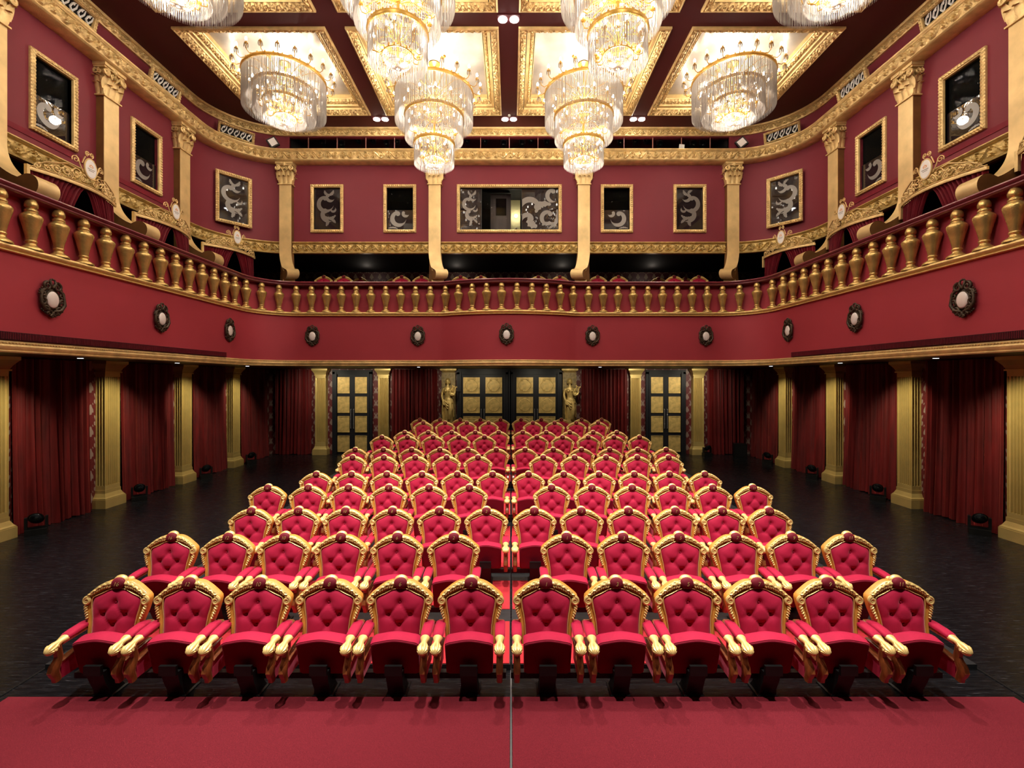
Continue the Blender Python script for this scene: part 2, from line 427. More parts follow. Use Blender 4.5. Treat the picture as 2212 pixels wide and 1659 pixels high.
band('trim_22', ZF0, ZF1, .05, 'gilt frieze with scroll relief above the gallery', .55,
     [[(0, ZF0 - .02), (.10, ZF0 - .02), (.11, ZF0 + .01), (.07, ZF0 + .03), (.045, ZF0 + .05), (.045, ZF1 - .06), (.09, ZF1 - .05), (.12, ZF1 - .02), (.12, ZF1), (0, ZF1)]], (.14, .2), mat_=GOLDD)

# lower walls (behind curtains), gallery shell, balcony ------------------------
ZP0 = HC + .44 * KB                           # underside of the balcony
def uvplane(name, pts, w, h, m, label):
    mb = MB(); mb.add(pts, [(0, 1, 2, 3)]); mb.uv = [(0, 0), (w, 0), (w, h), (0, h)]
    return struct(mb.build(name, m, smooth=False, recalc=False), label, 'wall')
LX, LY = 9.45, 18.42
uvplane('wall_left_lower', [(-LX, Y0, 0), (-LX, LY, 0), (-LX, LY, ZP0), (-LX, Y0, ZP0)], LY - Y0, ZP0, DAM, 'damask papered lower wall on the left')
uvplane('wall_right_lower', [(LX, Y0, 0), (LX, LY, 0), (LX, LY, ZP0), (LX, Y0, ZP0)], LY - Y0, ZP0, DAM, 'damask papered lower wall on the right')
uvplane('wall_back_lower', [(-LX, LY, 0), (LX, LY, 0), (LX, LY, ZP0), (-LX, LY, ZP0)], 2 * LX, ZP0, DAM, 'damask papered lower rear wall under the balcony')
# balcony slab = underside + gallery floor following the rail plan
p, s = rail_path(.12); nrm = normals(p)
q = p - nrm * .05
mb = MB()
for zz in (ZP0, ZP0 + .9):
    top = [(float(a), float(b), zz) for a, b in q]; n = len(top)
    out = []
    for a, b in q:
        if abs(a) > RX - .1: out.append((math.copysign(11.4, a), b, zz))
        elif b > RY - 1.3: out.append((a * 11.4 / 8.06, 18.5 if b > RY - 1 else b + (18.5 - b) * .5, zz))
        else: out.append((math.copysign(11.4, a), 18.5, zz))
    mb.grid([[tuple(t), o] for t, o in zip(top, out)])
struct(mb.build('ceiling_under_balcony', UNDER, smooth=False, recalc=False), 'dark underside of the balcony', 'ceiling')
gp = [(-11.3, Y0), (-11.3, 18.45), (11.3, 18.45), (11.3, Y0)]
gpr, gs = resample(gp, .2)
mb = MB(); mb.grid([[(x, y, ZP0 + .9), (x, y, ZF0 + .05)] for x, y in gpr]); mb.uv = [(u, v) for u in gs for v in (0, ZF0 - ZP0 - .85)]
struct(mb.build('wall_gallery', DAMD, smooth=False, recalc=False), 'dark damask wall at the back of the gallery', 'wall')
mb = MB(); mb.box(-11.4, -WX, Y0, 18.5, ZF0 + .02, ZF0 + .08).box(WX, 11.4, Y0, 18.5, ZF0 + .02, ZF0 + .08).box(-9.4, 9.4, WY, 18.5, ZF0 + .02, ZF0 + .08)
for sg in (-1, 1):
    arc = [(sg * ((WX - WR) + WR * math.cos(t)), WY - WR + WR * math.sin(t)) for t in np.linspace(0, PI / 2, 14)]
    mb.grid([[(x, y, ZF0 + .03), (sg * WX, WY, ZF0 + .03)] for x, y in arc])
struct(mb.build('ceiling_gallery', DARK, smooth=False), 'dark gallery ceiling behind the frieze', 'ceiling')
# balcony front: fascia, bottom band, slot grilles
pc, sc = rail_path(.12)
ZS0, ZS1, ZR0, ZR1 = [HC + KB * q for q in (2.07, 2.20, 3.065, 3.20)]
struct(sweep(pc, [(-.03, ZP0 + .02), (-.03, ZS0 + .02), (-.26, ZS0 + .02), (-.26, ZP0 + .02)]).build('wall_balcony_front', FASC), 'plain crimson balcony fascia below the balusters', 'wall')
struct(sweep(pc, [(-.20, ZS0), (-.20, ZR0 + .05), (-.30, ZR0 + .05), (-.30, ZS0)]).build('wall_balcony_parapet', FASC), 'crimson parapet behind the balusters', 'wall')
mb = sweep(pc, [(-.06, ZP0), (.035, ZP0), (.045, ZP0 + .02), (.03, ZP0 + .035), (.05, ZP0 + .06), (.055, ZP0 + .10), (.035, ZP0 + .125), (.015, ZP0 + .14), (.03, ZP0 + .15), (.03, ZP0 + .165), (-.03, ZP0 + .19), (-.06, ZP0 + .19)])
pb, sb = rail_path(.05)
nb = normals(pb)
for i in range(len(pb)):
    a = pb[i] + nb[i] * .032; mb.ell((a[0], a[1], ZP0 + .148), (.018, .018, .013), 5, 3)
struct(mb.build('trim_23', GOLD, recalc=False), 'gilt beaded moulding along the bottom of the balcony', 'moulding')
for sg, nm in ((-1, 'left'), (1, 'right')):
    t = thing('slot_grille', 'long dark slatted air grille low on the %s balcony fascia' % nm, 'grille', (sg * (RX + .008), 9.1 * KB, ZP0 + .2), group='air grilles on the balcony fascia')
    MB().box(-.012, .012, -4.4, 4.05, 0, .125).build('grille_back', DARK, t, smooth=False)
    g = MB()
    for k in range(330): y = -4.38 + k * .0255; g.box(-.02, .02, y, y + .008, .008, .117)
    tag(g.build('slats', VELD, t, smooth=False), None, kind='stuff')

# balustrade
BYY = RY - BY
bal = thing('balustrade', 'gold baluster balustrade under a wine red rail around the whole balcony', 'balustrade', (0, BYY, ZS0))
par = lambda o: (setattr(o, 'parent', bal), setattr(o, 'location', (0, -BYY, -ZS0)))
o = sweep(pc, [(-.30, ZR0), (-.02, ZR0), (.0, ZR0 + .012), (.02, ZR0 + .03), (.02, ZR0 + .05), (.0, ZR0 + .058), (.035, ZR0 + .075), (.05, ZR0 + .10), (.035, ZR0 + .125), (.0, ZR1), (-.28, ZR1), (-.30, ZR1 - .02)]).build('handrail', RAILM); par(o)
o['label'] = 'wine red moulded handrail'
o = sweep(pc, [(-.22, ZS0), (.0, ZS0), (.03, ZS0 + .01), (.03, ZS0 + .025), (.015, ZS0 + .035), (.05, ZS0 + .055), (.065, ZS0 + .085), (.05, ZS0 + .115), (.02, ZS1), (-.22, ZS1)]).build('sill', GOLDB); par(o)
H = ZR0 - ZS1
bp = [(.0, 0), (.155, 0), (.158, .02), (.14, .045), (.10, .07), (.075, .095), (.066, .12), (.07, .13), (.082, .145), (.082, .16), (.068, .175), (.072, .2), (.085, .27), (.105, .36), (.128, .45), (.146, .52), (.153, .56), (.148, .585), (.125, .612), (.098, .635), (.085, .655), (.092, .67), (.092, .685), (.074, .70), (.07, .715), (.080, .725), (.092, .74), (.093, .785), (.088, .81), (.078, H - .005), (.06, H), (0, H)]
bp = [(r * KB, z if z == H else z * KB) for r, z in bp]
bme = MB().lathe(bp, 20).mesh('baluster', BALU, ang=50)
dense, ds = rail_path(.01); dn = normals(dense); mid = ds[-1] / 2; nbal = 0
for k in range(-34, 34):
    sp = mid + (k + .5) * .487 * KB
    if sp < .3 or sp > ds[-1] - .3: continue
    i = int(np.searchsorted(ds, sp)); q = dense[i] - dn[i] * .075
    o = link('baluster', bme, bal, (q[0], q[1] - BYY, ZS1 - ZS0)); nbal += 1

# ------------------------------------------------------------------ etched patterns and windows
RB = [0]
def ribbon(mb, pts, ws, y):
    RB[0] += 1; y -= .0006 * (RB[0] % 11)
    P = np.array(pts); T = np.gradient(P, axis=0); T /= (np.linalg.norm(T, axis=1)[:, None] + 1e-9); Nn = np.c_[-T[:, 1], T[:, 0]]
    L_ = P + Nn * np.array(ws)[:, None]; R_ = P - Nn * np.array(ws)[:, None]
    G = [[(l[0], y, l[1]), (r[0], y, r[1])] for l, r in zip(L_, R_)]
    mb.grid(G)
def leafy(mb, x0, z0, x1, z1, w, y, bend=.2):
    n = 14; pts = []; ws = []
    for i in range(n + 1):
        t = i / n; px = -(z1 - z0); pz = x1 - x0
        b = bend * math.sin(PI * t)
        pts.append((x0 + (x1 - x0) * t + px * b, z0 + (z1 - z0) * t + pz * b)); ws.append(w * math.sin(PI * (t * .93 + .03)) ** .7 * (1 + .25 * math.sin(9 * PI * t)))
    ribbon(mb, pts, ws, y)
def crescent(mb, cx, cz, R, w, a0, a1, y, head=True, f=1):
    """fat crescent swept from a0 to a1 degrees, round head at the start and a tapering tail"""
    n = 26; pts = []; ws = []
    for i in range(n + 1):
        t = i / n; a = math.radians(a0 + (a1 - a0) * t); r = R * (.86 + .30 * t)
        pts.append((cx + f * r * math.cos(a), cz + r * math.sin(a))); ws.append(w * (.30 + .62 * math.sin(PI * min(1, .15 + t * .85)) ** 1.0) * (1 if t < .75 else (1.02 - t) / .27))
    ribbon(mb, pts, ws, y)
    if head:
        hx, hz = pts[0]; n = 14; q = w * 1.0; y -= .007; hx += f * q * .5 * math.cos(math.radians(a0 + 180)); hz += q * .5 * math.sin(math.radians(a0 + 180))
        mb.add([(hx, y, hz)] + [(hx + q * math.cos(2 * PI * k / n), y, hz + q * math.sin(2 * PI * k / n)) for k in range(n)], [(0, 1 + k, 1 + (k + 1) % n) for k in range(n)])
def pattern(mb, w, h, flip, y, seed=0):
    """bold damask scroll motif filling a w x h panel whose origin is its bottom centre"""
    f = -1 if flip else 1
    if h > w * 1.3:
        crescent(mb, -f * .08 * w, .64 * h, .27 * w, .085 * w, 95, 345, y, True, f)
        crescent(mb, f * .10 * w, .80 * h, .15 * w, .065 * w, 150, 330, y, True, f)
        leafy(mb, f * .02 * w, .84 * h, f * .22 * w, .955 * h, .055 * w, y, -.2 * f); leafy(mb, f * .04 * w, .84 * h, -f * .12 * w, .95 * h, .05 * w, y)
        crescent(mb, f * .06 * w, .40 * h, .27 * w, .095 * w, 150, 290, y, True, f)
        leafy(mb, -f * .10 * w, .33 * h, f * .30 * w, .36 * h, .06 * w, y, -.25 * f); leafy(mb, f * .0 * w, .27 * h, -f * .06 * w, .10 * h, .06 * w, y, .1 * f); leafy(mb, f * .12 * w, .26 * h, f * .30 * w, .17 * h, .05 * w, y, .1 * f)
        crescent(mb, f * .20 * w, .50 * h, .09 * w, .045 * w, 200, 400, y, False, f)
    elif w < 1.0:
        crescent(mb, -f * .06 * w, .60 * h, .25 * w, .09 * w, 100, 350, y, True, f)
        crescent(mb, f * .20 * w, .88 * h, .13 * w, .06 * w, 190, 330, y, True, f)
        leafy(mb, -f * .45 * w, .10 * h, -f * .1 * w, .08 * h, .03 * w, y, .1 * f)
    else:
        crescent(mb, -f * .26 * w, .50 * h, .24 * h, .075 * h, 20, 215, y, True, f); crescent(mb, -f * .34 * w, .22 * h, .15 * h, .06 * h, 30, 220, y, True, f)
        leafy(mb, -f * .30 * w, .32 * h, -f * .08 * w, .08 * h, .09 * h, y, -.2 * f); leafy(mb, -f * .12 * w, .42 * h, f * .30 * w, .62 * h, .075 * h, y, .25 * f)
        crescent(mb, f * .22 * w, .30 * h, .15 * h, .055 * h, 60, 300, y, True, f); leafy(mb, f * .05 * w, .12 * h, f * .45 * w, .10 * h, .045 * h, y, .15 * f)
        crescent(mb, f * .36 * w, .84 * h, .14 * h, .055 * h, 90, 300, y, True, f); leafy(mb, f * .24 * w, .04 * h, f * .47 * w, .50 * h, .05 * h, y, -.2 * f)
def frame_mesh(w, h, fw=FB):
    """rope-carved gilt frame standing in the xz plane, front at -y, centre bottom origin"""
    mb = MB(); prof = [(0, 0), (0, -.045), (.015, -.06), (.03, -.055), (.045, -.075), (.075, -.07), (.085, -.05), (.10, -.045), (.11, -.02), (.11, .10)]
    prof = [(d * fw / .11, y) for d, y in prof]
    for q in range(4):
        L_ = w if q % 2 == 0 else h; n = max(8, int(L_ / .018)); t = np.linspace(0, 1, n)
        PT = np.zeros((n, len(prof), 3))
        for j, (d, y) in enumerate(prof):
            u = d + (L_ - 2 * d) * t
            yy = np.full(n, y)
            if j in (2, 4, 5): yy = yy - .012 * np.cos(2 * PI * (u / .07 + .12 * j))
            if q == 0: X, Z = u - w / 2, np.full(n, d)
            elif q == 1: X, Z = np.full(n, w / 2 - d), u
            elif q == 2: X, Z = w / 2 - u, np.full(n, h - d)
            else: X, Z = np.full(n, -w / 2 + d), h - u
            PT[:, j, 0] = X; PT[:, j, 1] = yy; PT[:, j, 2] = Z
        mb.grid(PT)
    return mb
wn = [0]
def window(loc, rz, w, h, mode, flip, label):
    wn[0] += 1
    t = thing('window_%d' % wn[0], label, 'window', loc, rz); t['kind'] = 'structure'
    frame_mesh(w, h).build('window_frame', GOLD, t, recalc=False)
    a, b = w - 2 * FB + .01, h - 2 * FB + .01; z0 = FB - .005
    if mode == 'full':
        MB().box(-a / 2, a / 2, .045, .055, z0, z0 + b).build('pane', PANE, t, smooth=False)
        e = MB(); pattern(e, a, b, flip, .0435); e.xform(lambda x, y, z: (x, y, z + z0)); e.build('etched_pattern', ETCHD if loc[1] > 15.5 else ETCH, t, smooth=False, recalc=False)
    else:
        k = b * .48
        MB().box(-a / 2, a / 2, .045, .055, z0, z0 + k).build('frosted_pane', PANE, t, smooth=False)
        e = MB(); pattern(e, a, k, flip, .0435); e.xform(lambda x, y, z: (x, y, z + z0)); e.build('etched_pattern', ETCH, t, smooth=False, recalc=False)
        MB().box(-a / 2, a / 2, .075, .081, z0 + k * .5, z0 + b).build('clear_pane', CLEAR, t, smooth=False)
    return t
POSW = ['far left patterned', 'second from left half clear', '', 'second from right half clear', 'far right patterned']
for i, (c, w) in enumerate(BACKW):
    if i == 2: continue
    window((c, WY, FZ0), 0, w, FZ1 - FZ0, 'full' if i in (0, 4) else 'half', i > 2, '%s gilt framed window on the upper rear wall' % POSW[i])
for sg, nm in ((-1, 'left'), (1, 'right')):
    for y, d in zip(SIDEY[1:], ('large half clear gilt framed window nearest the camera', 'half clear gilt framed window before the curved corner')):
        window((sg * WX, y, FZ0), -sg * PI / 2, 1.0, FZ1 - FZ0, 'half', sg > 0, '%s, %s side wall' % (d, nm))
    a = math.radians(45 if sg > 0 else 135); ang = math.radians(41)
    n = (sg * math.cos(ang), math.sin(ang))
    window((sg * (WX - WR) + n[0] * (WR - .17), WY - WR + n[1] * (WR - .17), FZ0), -math.atan2(n[0], n[1]), 1.05, FZ1 - FZ0, 'full', sg > 0, 'gilt framed frosted window on the curved %s corner' % nm)
# centre control-room window with its booth
wn[0] += 1
cw = thing('window_%d' % wn[0], 'wide gilt framed control room window in the centre of the rear wall', 'window', (0, WY, FZ0)); cw['kind'] = 'structure'
W, Hh = 3.52, FZ1 - FZ0
frame_mesh(W, Hh).build('window_frame', GOLD, cw, recalc=False)
a = W / 2 - FB
for x0, x1, fl, w2, side in ((-a, -.94, False, .8, 'l'), (.42, a, True, 1.2, 'r')):
    MB().box(x0, x1, .045, .055, FB, Hh - FB).build('frosted_pane', PANE, cw, smooth=False)
    e = MB(); pattern(e, x1 - x0, Hh - 2 * FB, False, .0435, 3)
    xm = (x0 + x1) / 2; hw = (x1 - x0) / 2 - .01
    e.xform(lambda x, y, z: (xm + max(-hw, min(hw, x)), y, min(Hh - FB, z + FB)))
    e.build('etched_pattern', ETCH, cw, smooth=False, recalc=False)
MB().box(-.94, .42, .075, .081, FB, Hh - FB).build('clear_pane', CLEAR, cw, smooth=False)
MB().box(-.95, -.925, .03, .09, FB, Hh - FB).box(.41, .435, .03, .09, FB, Hh - FB).build('sash_rail', BLACKM, cw, smooth=False)
# booth rooms behind the windows
rm = MB()
for x0, x1, d in ((-7.1, -1.9, 1.6), (-1.85, 1.85, 2.4), (1.9, 7.1, 1.6)):
    y0, y1, z0, z1 = WY + .15, WY + .15 + d, FZ0 - .1, FZ1 + .1
    rm.add([(x0, y0, z0), (x1, y0, z0), (x1, y1, z0), (x0, y1, z0), (x0, y0, z1), (x1, y0, z1), (x1, y1, z1), (x0, y1, z1)], [(0, 1, 2, 3), (4, 5, 6, 7), (2, 3, 7, 6), (0, 3, 7, 4), (1, 2, 6, 5)])
for sg in (-1, 1):
    for y in SIDEY:
        x0, x1 = sg * (WX + .15), sg * (WX + 1.5)
        rm.add([(x0, y - 1, FZ0 - .1), (x1, y - 1, FZ0 - .1), (x1, y + 1, FZ0 - .1), (x0, y + 1, FZ0 - .1), (x0, y - 1, FZ1 + .1), (x1, y - 1, FZ1 + .1), (x1, y + 1, FZ1 + .1), (x0, y + 1, FZ1 + .1)], [(0, 1, 2, 3), (4, 5, 6, 7), (0, 1, 5, 4), (2, 3, 7, 6), (1, 2, 6, 5)])
struct(rm.build('wall_booths', DARK, smooth=False, recalc=False), 'dark rooms behind the upper windows', 'wall')
t = thing('door_9', 'pale lilac door with a dark glass light inside the control room', 'door', (-.31, WY + .9, FZ0 - .08)); t['kind'] = 'structure'
MB().box(-.36, .36, 0, .05, 0, 1.75).build('door_leaf', LILAC, t, smooth=False)
MB().box(-.17, .20, -.012, 0, .98, 1.58).build('door_light', PANE, t, smooth=False)
struct(MB().box(.05, .40, WY + 1.6, WY + 1.65, FZ0 - .1, FZ1 + .1).build('wall_booth_back', OLIVE, smooth=False), 'olive wall inside the control room', 'wall')
t = thing('wall_lamp', 'small glowing lamp on the olive wall inside the control room', 'lamp', (.24, WY + 1.5, FZ0 + 1.1))
MB().ell((0, 0, 0), (.06, .06, .06)).build('bulb', LAMPB, t); MB().box(-.03, .03, .03, .10, -.03, .03).build('bracket', BLACKM, t, smooth=False)
t = thing('webcam', 'small white webcam on the control room window sill', 'camera', (.24, WY + .13, FZ0 + FB - .07))
MB().box(-.045, .045, -.03, .03, .07, .17).build('housing', WHITEP, t, smooth=False); MB().lathe([(.0, 0), (.03, 0), (.03, .02), (0, .02)], 12).xform(lambda x, y, z: (x, -.03 - z, .125 + y)).build('lens', LENS, t)
MB().box(-.06, .06, -.03, .03, .0, .07).build('base', WHITEP, t, smooth=False)

# vents over the cornice (gilt framed grilles)
def vent(loc, rz, label):
    t = thing('vent_grille', label, 'vent', loc, rz, 'gilt framed vents above the cornice')
    fm = frame_mesh(1.05, .37, .07); fm.build('frame', GOLD, t, recalc=False)
    MB().box(-.46, .46, .02, .03, .06, .31).build('backing', DARK, t, smooth=False)
    e = MB()
    for k in range(5):
        x = -.36 + .18 * k
        e.tube([(x, 0, .07), (x - .06, 0, .15), (x - .02, 0, .24), (x + .05, 0, .29)], [.022, .02, .018, .012], 5)
        e.tube([(x, 0, .10), (x + .07, 0, .2), (x + .09, 0, .3)], [.02, .018, .01], 5)
        e.ell((x + .01, 0, .25), (.03, .012, .035), 6, 4)
    e.build('grille', WHITEP, t); t.rotation_euler = (.22, 0, rz)
for sg, nm in ((-1, 'left'), (1, 'right')):
    for y, d in ((9.75, 'first from the stage'), (12.35, 'second from the stage')):
        vent((sg * (WX - .24), y, ZK1 + .07), -sg * PI / 2, 'gilt framed white scroll vent above the cornice, %s, %s wall' % (d, nm))
    ang = math.radians(42); n = (sg * math.cos(ang), math.sin(ang))
    vent((sg * (WX - WR) + n[0] * (WR - .26), WY - WR + n[1] * (WR - .26), ZK1 + .07), -math.atan2(n[0], n[1]), 'gilt framed white scroll vent on the curved %s corner' % nm)
# flat dark strips standing for the shadowed slots above the side wall frieze
for sg, nm in ((-1, 'left'), (1, 'right')):
    for y0, y1, d in ((8.62, 10.45, 'nearest the stage'), (11.1, 13.0, 'beside the curved corner')):
        tag(MB().box(min(sg * WX, sg * (WX - .015)), max(sg * WX, sg * (WX - .015)), y0, y1, ZF1 + .17, ZF1 + .28).build('slot_shade', VELD, smooth=False), 'dark strip as shade of the horizontal slot above the gilt frieze %s, %s wall' % (d, nm), 'vent', 'dark strips for shaded slots above the frieze')

# ------------------------------------------------------------------ upper pilasters
def leaf(mb, bx, by, bz, dx, dy, h, w, curl=.07):
    """acanthus leaf growing up from (bx,by,bz), leaning along (dx,dy)"""
    n = 7; rows = []; px, py = -dy, dx
    for i in range(n + 1):
        t = i / n
        o = .02 + curl * t ** 2.2; z = bz + h * (t if t < .82 else .82 + .18 * math.sin((t - .82) / .18 * PI * .8) * .6 - (t - .82) * .5)
        if t > .82: o += .05 * (t - .82) / .18
        ww = w * (.55 + .6 * math.sin(PI * min(.95, t * .9 + .05))) * (1 if t < .85 else .7) * (1 + .12 * math.sin(t * 22))
        rows.append([(bx + dx * (o - .018 * abs(k)) + px * ww * k, by + dy * (o - .018 * abs(k)) + py * ww * k, z - .01 * abs(k)) for k in (-1, -.5, 0, .5, 1)])
    mb.grid(rows)
def capital_mesh(w=.44, h=.70, d=.20):
    mb = MB(); y = -d                      # front face at -d, wall at 0
    mb.box(-w / 2 + .02, w / 2 - .02, y + .01, 0, 0, h - .1)
    mb.box(-w / 2 - .02, w / 2 + .02, y - .03, 0, -.03, .0)
    mb.box(-w / 2 - .07, w / 2 + .07, y - .09, 0, h - .07, h)
    mb.box(-w / 2 - .05, w / 2 + .05, y - .06, 0, h - .11, h - .07)
    for k in range(3): leaf(mb, (k - 1) * w * .34, y + .01, .0, 0, -1, h * .42, w * .17)
    for k in range(4): leaf(mb, (k - 1.5) * w * .33, y + .01, h * .18, 0, -1, h * .46, w * .15, .09)
    for sx in (-1, 1):
        for yy in (-d * .25, -d * .75): leaf(mb, sx * (w / 2 - .02), yy, .0, sx, 0, h * .42, .05); leaf(mb, sx * (w / 2 - .02), yy, h * .2, sx, 0, h * .44, .05, .09)
        pts = spiral(sx * (w / 2 + .01), h - .20, .085, .012, 1.6, PI / 2, sx, 22)
        mb.tube([(x, y - .07, z) for x, z in pts], [.03] * 12 + [.026] * 11, 6)
        mb.tube([(sx * .02, y - .03, h * .5), (sx * .08, y - .05, h * .66), (sx * w * .4, y - .07, h - .125)], [.012, .02, .026], 6)
        pts = spiral(sx * .05, h - .19, .045, .01, 1.2, PI / 2, sx, 14)
        mb.tube([(x, y - .05, z) for x, z in pts], .014, 5)
        for yy in (-.05, -.13):
            pts = spiral(yy, h - .2, .06, .01, 1.3, PI / 2, -1, 14); mb.tube([(sx * (w / 2 + .05), a, z) for a, z in pts], .02, 5)
    mb.ell((0, y - .08, h - .08), (.06, .04, .07), 8, 6)
    for k in range(5):
        a = PI * (k + .5) / 5; mb.ell((.07 * math.cos(a), y - .07, h - .12 + .07 * math.sin(a)), (.03, .02, .03), 6, 4)
    return mb
CAPM = capital_mesh().mesh('capital', GOLD, ang=50)
BROWN = simple('shade_brown_side', (.17, .075, .02), .5, .1, var=.2, scale=4)  # pilaster and bracket sides coloured darker for the shade they stand in
def bracket_parts(w, F, lat, ztop, hb=3.62, z_end=3.05):
    """scroll bracket: ribbon profile in (d forward, z above camera) ending in a drum; lat = sideways drift at full reach"""
    pr = []
    for t in np.linspace(0, 1, 14): pr.append((F * .62 * t ** 2.2, ztop - (ztop - 3.56) * (1 - (1 - t) ** 1.15)))
    r = .20 if F > .7 else .17; cx, cz = F - r * (1 if F > .7 else .8), hb - r
    for a in np.linspace(math.radians(118), math.radians(-115), 18): pr.append((cx + r * math.cos(a) * (1 if F > .7 else .8), cz + r * math.sin(a)))
    pr += [(max(.02, F * .45), z_end), (0, z_end - .05)]
    back = [(-.184, z_end - .05), (-.184, ztop)]
    X = lambda sx, d: sx * w / 2 + lat * max(0, d) / F
    rib = MB(); rib.grid([[(X(sx, d), -d, HC + z) for sx in (-1, -.94, .94, 1)] for d, z in pr])
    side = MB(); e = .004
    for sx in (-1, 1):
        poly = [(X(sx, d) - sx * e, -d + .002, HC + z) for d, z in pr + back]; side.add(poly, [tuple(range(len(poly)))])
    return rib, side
def pilaster(loc, rz, F, lat, label):
    t = thing('pilaster', label, 'pilaster', loc, rz, 'gilt upper pilasters'); w = .40
    zt = HC + 6.50
    sh = MB().box(-w / 2, w / 2, -.19, -.175, HC + 4.35, zt).build('shaft', LEAF, t, smooth=False)
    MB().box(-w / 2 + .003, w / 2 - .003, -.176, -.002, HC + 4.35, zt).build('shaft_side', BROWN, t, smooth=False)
    link('capital', CAPM, t, (0, 0, zt))
    rib, side = bracket_parts(w, F, lat, 4.36)
    for b in (rib, side): b.xform(lambda x, y, z: (x, y - .19, z))
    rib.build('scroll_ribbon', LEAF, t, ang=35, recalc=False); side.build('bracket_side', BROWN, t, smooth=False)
PIL = [(-2.48, 'left of the control room window', .34, .30), (2.48, 'right of the control room window', .34, -.30), (-7.44, 'at the left curve of the rear wall', .36, .44), (7.44, 'at the right curve of the rear wall', .36, -.44)]
for x, d, F, lat in PIL: pilaster((x, WY, 0), 0, F, lat, 'gilt scroll footed pilaster on the rear wall ' + d)
for sg, nm in ((-1, 'left'), (1, 'right')):
    for y, d in ((8.36, 'cut by the photo edge'), (10.80, 'middle of the three'), (13.24, 'nearest the curved corner')):
        pilaster((sg * WX, y, 0), -sg * PI / 2, .98, 0, 'gilt scroll footed pilaster on the %s upper wall, %s' % (nm, d))

# ------------------------------------------------------------------ lower columns
def column_mesh(w=.41, d=.22):
    z0, z1 = .40, HC + .06; mb = MB(); nf = 7; gw = w / (nf + .6)
    xs = [-w / 2]; ys = [0.]
    path = [(-w / 2, 0)]
    def flutes(a, b, n, fixed, axis):
        out = []; g = (b - a) / n
        for i in range(n):
            c = a + g * (i + .5)
            for k in range(7):
                th = PI * k / 6; off = g * .40
                out.append((c - off * math.cos(th), off * math.sin(th) * 2.3))
        return out
    pts = [(-w / 2, .02)]
    for u, r in flutes(-.02, -d + .01, 3, 0, 0)[:]: pts.append((-w / 2 + abs(r), u))
    pts.append((-w / 2, -d))
    for u, r in flutes(-w / 2 + .01, w / 2 - .01, nf, 0, 0): pts.append((u, -d + abs(r)))
    pts.append((w / 2, -d))
    for u, r in flutes(-d + .01, -.02, 3, 0, 0): pts.append((w / 2 - abs(r), u))
    pts.append((w / 2, .02))
    mb.loft([[(x, y, z) for x, y in pts] for z in (z0 + .1, z1)])
    mb.box(-w / 2, w / 2, -d, .02, z0, z0 + .1)
    return mb
COLG = simple('column_gold', (.62, .45, .16), .40, .4, var=.10, scale=3)
COLM = column_mesh().mesh('shaft', COLG, smooth=True, ang=25)
bm_ = MB()
def step(mb, hw, d, z0, z1, hw2=None, d2=None):
    hw2 = hw if hw2 is None else hw2; d2 = d if d2 is None else d2
    return mb.loft([[(-a, .02, z), (-a, -b, z), (a, -b, z), (a, .02, z)] for a, b, z in ((hw, d, z0), (hw2, d2, z1))])
step(bm_, .285, .30, 0, .20); step(bm_, .275, .29, .20, .225); step(bm_, .27, .285, .225, .25, .25, .265); step(bm_, .25, .265, .25, .33, .215, .23); step(bm_, .215, .23, .33, .405)
BASM = bm_.mesh('base', COLG, smooth=False)
cm = MB(); z1 = HC + .06
step(cm, .205, .22, z1, z1 + .10); step(cm, .235, .25, z1 + .10, z1 + .13); step(cm, .215, .23, z1 + .13, z1 + .20, .24, .26); step(cm, .24, .26, z1 + .20, z1 + .30, .30, .33); step(cm, .31, .34, z1 + .30, ZP0 + .01)
CAPL = cm.mesh('capital', COLG, smooth=False)
def column(loc, rz, label):
    t = thing('column', label, 'column', loc, rz, 'fluted gilt columns under the balcony')
    link('shaft', COLM, t); link('base', BASM, t); link('capital', CAPL, t)
for sg, nm in ((-1, 'left'), (1, 'right')):
    for y, d in ((8.4, 'at the photo edge'), (10.85, 'second from the stage'), (13.34, 'third from the stage'), (15.75, 'fourth from the stage')):
        column((sg * LX, y, 0), -sg * PI / 2, 'fluted gilt column on the %s wall under the balcony, %s' % (nm, d))
    for x, d in ((7.40, 'outside'), (4.94, 'inside')):
        column((sg * x, LY, 0), 0, 'fluted gilt column on the rear wall %s the %s double door' % (d, nm))

